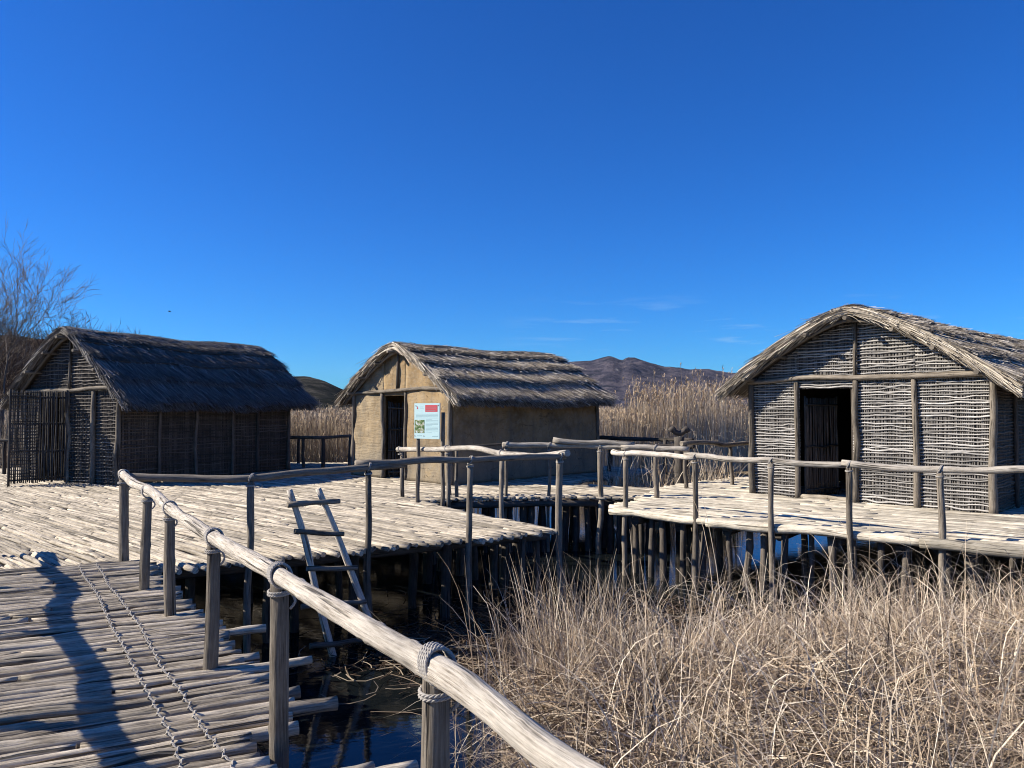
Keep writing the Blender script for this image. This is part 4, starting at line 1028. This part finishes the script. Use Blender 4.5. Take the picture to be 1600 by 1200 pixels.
# standing reed field beyond the huts
g = Geo(); gp = Geo()
def field(cnt, y0, y1, x0f, x1f, hm, hs, w_, tone0=.5, pl=.3, cond=None, K=4, lean=.10):
    y = y0+(y1-y0)*rng.random(cnt)**1.25; x = rng.uniform(0, 1, cnt); x = x0f*y+(x1f-x0f)*y*x
    if cond is not None:
        k = cond(x, y); x, y = x[k], y[k]
    cnt = len(x); h = np.clip(rng.normal(hm, hs, cnt), .5, 5)
    cl = np.array([mnoise.noise(Vector((a*.25, b_*.25, 9))) for a, b_ in zip(x, y)]); h = h*(1+.16*cl)
    t = np.linspace(0, 1, K)[None]; a = rng.uniform(0, 2*pi, cnt)[:, None]; ln = np.abs(rng.normal(0, lean, cnt))[:, None]*h[:, None]
    P = np.stack([x[:, None]+np.cos(a)*ln*t**2, y[:, None]+np.sin(a)*ln*t**2, .02+h[:, None]*t], -1)
    ph = rng.normal(0, .5, cnt)[:, None]+0*t
    W = np.stack([np.cos(ph), np.sin(ph), 0*ph], -1)*(w_*rng.uniform(.6, 1.3, cnt)[:, None]*(1-.6*t))[..., None]
    g.strips(P, W, np.clip(rng.normal(tone0, .24, cnt)+.5*cl, 0, 1))
    # leaves along the stems
    m_ = rng.random(cnt) < .6; Pb = P[m_][:, 2]; c2 = len(Pb); a2 = rng.uniform(0, 2*pi, c2)[:, None]; t2 = np.linspace(0, 1, 3)[None]; L = rng.uniform(.25, .6, c2)[:, None]
    Pz = Pb[:, None, :]+np.stack([np.cos(a2)*L*t2, np.sin(a2)*L*t2, L*(.7*t2-.8*t2**2)], -1)-np.array([0, 0, 1])*rng.uniform(0, .9, c2)[:, None, None]
    Pz[..., 2] = np.maximum(Pz[..., 2], .05)
    W = np.stack([-np.sin(a2)+0*t2, np.cos(a2)+0*t2, .5+0*a2+0*t2], -1)*(w_*.6*(1-.7*t2))[..., None]; g.strips(Pz, W, np.clip(rng.normal(tone0+.1, .2, c2), 0, 1))
    # feathery heads
    m_ = rng.random(cnt) < pl; Pt = P[m_][:, -1]; c3 = len(Pt)
    for k_ in range(5):
        a3 = rng.uniform(0, 2*pi, c3)[:, None]; L = rng.uniform(.10, .24, c3)[:, None]; z_ = rng.uniform(-.22, .08, c3)[:, None]; t3 = np.linspace(0, 1, 3)[None]
        Q = Pt[:, None, :]+np.stack([np.cos(a3)*L*.5*t3, np.sin(a3)*L*.5*t3, z_+L*(t3-.35*t3**2)], -1)
        W = np.stack([-np.sin(a3)+0*t3, np.cos(a3)+0*t3, .0*a3+0*t3], -1)*(w_*1.3*np.array([.5, 1.1, .25])[None])[..., None]
        gp.strips(Q, W, np.clip(rng.normal(.55, .22, c3), 0, 1))
inD = lambda x, y: ~inpoly(x, y, PB) & ~inpoly(x, y, RB)
east = lambda x, y: inD(x, y) & ((y > 35.5))
field(42000, 35.5, 54, .06, .45, 2.55, .22, .0075, .66, .16, east)
field(1000, 35.5, 40, .15, .29, 3.6, .4, .010, .7, .8, east)
field(500, 35.5, 39, .21, .33, 2.9, .25, .008, .7, .6, east)
field(30000, 26.3, 45, -.40, -.10, 2.45, .22, .0065, .5, .12, inD)
field(9000, 21, 45, -.86, -.60, 2.5, .3, .008, .4, .1, lambda x, y: inD(x, y) & (y > 25.8))
field(12000, 27, 60, -.65, .75, 2.5, .25, .009, .5, .12, lambda x, y: inD(x, y) & ((x < 1) | (y > 36)))
field(26000, 45, 130, -.7, .75, 2.6, .25, .02, .55, .2, inD, 3)
field(14000, 130, 420, -.7, .75, 2.7, .3, .07, .55, .2, inD, 3)
# clumps in the water between the bridge and the right hut
field(300, 18.6, 20.5, .17, .31, 1.3, .35, .007, .6, 0, lambda x, y: inD(x, y), 5, .35)
gp.v and g.l
tag(g.build('reed_field', M['reed_field']), 'tall tan standing reeds spreading behind the huts to the hills', 'reeds', kind='stuff')
tag(gp.build('reed_plumes', M['plume']), 'feathery tan seed heads topping the reeds behind the huts', 'reed plumes', kind='stuff')
g = Geo()
for (cx, cy, n_) in ((3.55, 18.5, 95), (4.35, 18.9, 100), (4.9, 19.2, 70), (2.6, 18.9, 80), (5.3, 19.0, 50), (3.0, 19.6, 60)):
    b_ = np.stack([rng.normal(cx, .13, n_), rng.normal(cy, .13, n_), np.zeros(n_)], 1)
    blades(g, b_, rng.uniform(1.2, 2.2, n_), 8, rng.uniform(.005, .012, n_), rng.uniform(0, 2.3, n_), tone=np.clip(rng.normal(.65, .2, n_), 0, 1))
tag(g.build('cattail_clumps', M['reed']), 'loose pale cattail clumps in the water behind the log bridge', 'reeds', kind='stuff')

# ------------------------------------------------------------------ trees
def tree(name, label, loc, h, seed, spread=.62, levels=5, m='twig', r0=.16, lean=(0, 0), kids=(7, 6, 5, 5, 4)):
    rs = np.random.default_rng(seed)
    root = empty(name, loc, label=label, cat='tree')
    K = 7; t = np.linspace(0, 1, K)[:, None]
    tr = np.array([0, 0, -.2])+np.array([lean[0], lean[1], h*.42])*t+np.concatenate([rs.normal(0, .05, (K, 2)), np.zeros((K, 1))], 1)*t
    g = Geo(); g.tubes(tr, np.linspace(r0, r0*.6, K), 10, [.4]); g.build('trunk', M[m], root)
    par = tr[None]; rad = np.array([r0*.6]); g = Geo(); L = h*.45
    for lv in range(levels):
        k = kids[lv]; Nn = len(par)*k
        pi_ = np.repeat(np.arange(len(par)), k); ts = rs.uniform(.35 if lv else .55, 1, Nn); ts[::k] = 1
        idx = ts*(par.shape[1]-1); i0 = np.minimum(idx.astype(int), par.shape[1]-2); f = (idx-i0)[:, None]
        st = par[pi_, i0]*(1-f)+par[pi_, i0+1]*f; pd = par[pi_, i0+1]-par[pi_, i0]; pd /= np.linalg.norm(pd, axis=1, keepdims=True)
        rd = rs.normal(0, 1, (Nn, 3)); rd /= np.linalg.norm(rd, axis=1, keepdims=True)
        d = pd+rd*spread*(1.1 if lv == 0 else .85); d[:, 2] += .16; d /= np.linalg.norm(d, axis=1, keepdims=True)
        ll = L*rs.uniform(.6, 1.05, Nn); K = 6 if lv < 3 else 4; t = np.linspace(0, 1, K)[None, :, None]
        cur = rs.normal(0, .22, (Nn, 1, 3)); cur[..., 2] += .12
        P = st[:, None]+d[:, None]*ll[:, None, None]*t+cur*ll[:, None, None]*t**2
        rn = rad[pi_]*rs.uniform(.45, .62, Nn); rn = np.maximum(rn, .0055)
        R = rn[:, None]*np.linspace(1, .5, K)[None]
        g.tubes(P, R, 5 if lv < 2 else 3, rs.random(Nn), False)
        par, rad, L = P, rn*.6, L*.56
    g.build('crown', M[m], root)
    return root
tree('bare_tree', 'big leafless tree spreading fine branches into the sky at the left edge', (-18.5, 27.5, 0), 8.3, 5, lean=(.3, 0), kids=(9, 7, 6, 5, 4), r0=.12, spread=.85)

# bare woodland behind the left hut
g = Geo(); rs = np.random.default_rng(3); NTk = 620
tx = rs.uniform(-78, -21, NTk); ty = rs.uniform(44, 80, NTk); hz = 4.3+1.0*np.sin(tx*.11)+rs.normal(0, .8, NTk)
ang_ = tx/ty; hz = hz*np.clip(1.45-(ang_+.60)*3.0, .35, 1.25)
slope = lambda x, y: np.clip((y-50)*.075, 0, 4)*np.clip((-x/np.maximum(y, 1)-.32)*5, 0, 1)
K = 5; t = np.linspace(0, 1, K)[None, :, None]
base = np.stack([tx, ty, slope(tx, ty)], 1)
up = np.concatenate([rs.normal(0, .12, (NTk, 2)), np.ones((NTk, 1))], 1)*hz[:, None]
TP = base[:, None]+up[:, None]*t; g.tubes(TP, np.linspace(.10, .02, K)[None]*np.ones((NTk, 1)), 4, rs.random(NTk), False)
par = TP
for lv, (k, L) in enumerate(((14, 2.1), (6, 1.1), (3, .6))):
    Nn = len(par)*k; pi_ = np.repeat(np.arange(len(par)), k); idx = rs.uniform(.22 if lv == 0 else .2, 1, Nn)*(par.shape[1]-1); i0 = np.minimum(idx.astype(int), par.shape[1]-2); f = (idx-i0)[:, None]
    st = par[pi_, i0]*(1-f)+par[pi_, i0+1]*f; pd = par[pi_, i0+1]-par[pi_, i0]; pd /= np.linalg.norm(pd, axis=1, keepdims=True)
    rd = rs.normal(0, 1, (Nn, 3)); rd /= np.linalg.norm(rd, axis=1, keepdims=True); d = pd*.8+rd*.75; d[:, 2] += .25; d /= np.linalg.norm(d, axis=1, keepdims=True)
    K2 = 3; t2 = np.linspace(0, 1, K2)[None, :, None]; P = st[:, None]+d[:, None]*(L*rs.uniform(.5, 1.1, Nn))[:, None, None]*t2
    W = np.cross(d, rs.normal(0, 1, (Nn, 3))); W /= np.linalg.norm(W, axis=1, keepdims=True)+1e-6
    g.strips(P, W[:, None, :]*(np.array([.022, .014, .011])[lv]*np.linspace(1, .4, K2))[None, :, None], np.clip(rs.normal(.5, .25, Nn), 0, 1)); par = P
tag(g.build('bare_woodland', M['thicket']), 'brown leafless woodland rising behind the left hut', 'woodland', kind='stuff')

# ------------------------------------------------------------------ hills and mountains
def ridge_mesh(name, prof, y0, y1, m, rows=40, u0=-400, u1=2000, cols=300, amp=.16, seed=0., depthk=1.):
    """prof: (u, v) crest points of the skyline, heights are real at the crest distance"""
    us = np.linspace(u0, u1, cols); pu = [p[0] for p in prof]; pv = [p[1] for p in prof]; vv = np.interp(us, pu, pv)
    g = Geo(); V = []
    crest = .72
    for i in range(rows):
        a = i/(rows-1); y = y0+(y1-y0)*a
        k = sm(a, 0, crest) if a < crest else 1-.75*((a-crest)/(1-crest))**1.5
        yc = y0+(y1-y0)*crest
        hc = (640-vv)/1200*yc+EYE
        x = (us-800)/1200*y
        for j in range(cols):
            nz_ = mnoise.fractal(Vector((x[j]/(y1-y0)*3.0+seed, y/(y1-y0)*3.0, seed)), .9, 2.1, 7)
            kk = k*(1+amp*2.2*nz_*np.sin(pi*min(a/crest, 1))**.7)
            kk = kk+.018*nz_*(1-abs(a-crest))
            V.append((x[j], y, max(hc[j]*kk, -1)))
    i = np.arange(rows-1)[:, None]; j = np.arange(cols-1)[None]
    q = np.stack([i*cols+j, i*cols+j+1, (i+1)*cols+j+1, (i+1)*cols+j], -1)
    g.add(np.array(V), q, np.full((rows-1)*(cols-1), 4))
    return tag(g.build(name, m), kind='structure')
ridge_mesh('mountain', [(-400, 600), (400, 630), (620, 620), (760, 590), (860, 569), (893, 565), (925, 563), (945, 557), (953, 555), (962, 558), (972, 562), (981, 557), (992, 557), (1010, 564), (1040, 573), (1075, 581), (1110, 583), (1160, 590), (1300, 600), (1500, 590), (1700, 600), (2000, 610)],
           2600, 5200, M['mountain'], 60, cols=520, amp=.20, seed=3.1)
ridge_mesh('hills', [(-400, 560), (0, 585), (200, 590), (380, 585), (450, 590), (480, 588), (505, 594), (530, 606), (560, 618), (600, 630), (800, 640), (2000, 642)],
           620, 1200, M['hill'], 40, amp=.12, seed=8.)
ridge_mesh('wooded_slope', [(-500, 470), (-100, 515), (60, 530), (150, 548), (260, 570), (380, 600), (460, 640), (2000, 650)], 60, 130, M['hillbrown'], 40, u0=-700, u1=700, amp=.14, seed=5.)

# bird
bird = empty('bird', tuple(atd(265, 487, 60)), label='tiny dark bird in flight high over the left hut', cat='bird')
g = Geo(); P = np.array([(-.12, 0, 0), (-.06, 0, .01), (0, 0, .012), (.06, 0, .01), (.11, 0, .015)]); g.tubes(P, [.006, .03, .04, .03, .012], 10)
g.build('body', M['black'], bird)
for s_ in (1, -1):
    g = Geo(); g.strips(np.array([[(.02, 0, .02), (.0, s_*.1, .07), (-.03, s_*.22, .03)]]), np.array([[(.045, 0, 0), (.04, 0, 0), (.008, 0, 0)]])); g.build('wing', M['black'], bird)
for o in bpy.data.objects:
    if '_s' in o: del o['_s']

# ------------------------------------------------------------------ air between here and the mountains
g = Geo(); g.box(-9500, 9500, -9400, 12400, -3.0, 620)
m = bpy.data.materials.new('thin_haze'); m.use_nodes = True; n = m.node_tree; n.nodes.clear()
o_ = n.nodes.new('ShaderNodeOutputMaterial'); v_ = n.nodes.new('ShaderNodeVolumePrincipled')
v_.inputs['Color'].default_value = (.70, .80, .95, 1); v_.inputs['Density'].default_value = HAZE; v_.inputs['Anisotropy'].default_value = .2
n.links.new(v_.outputs[0], o_.inputs['Volume'])
tag(g.build('haze', m), kind='stuff')
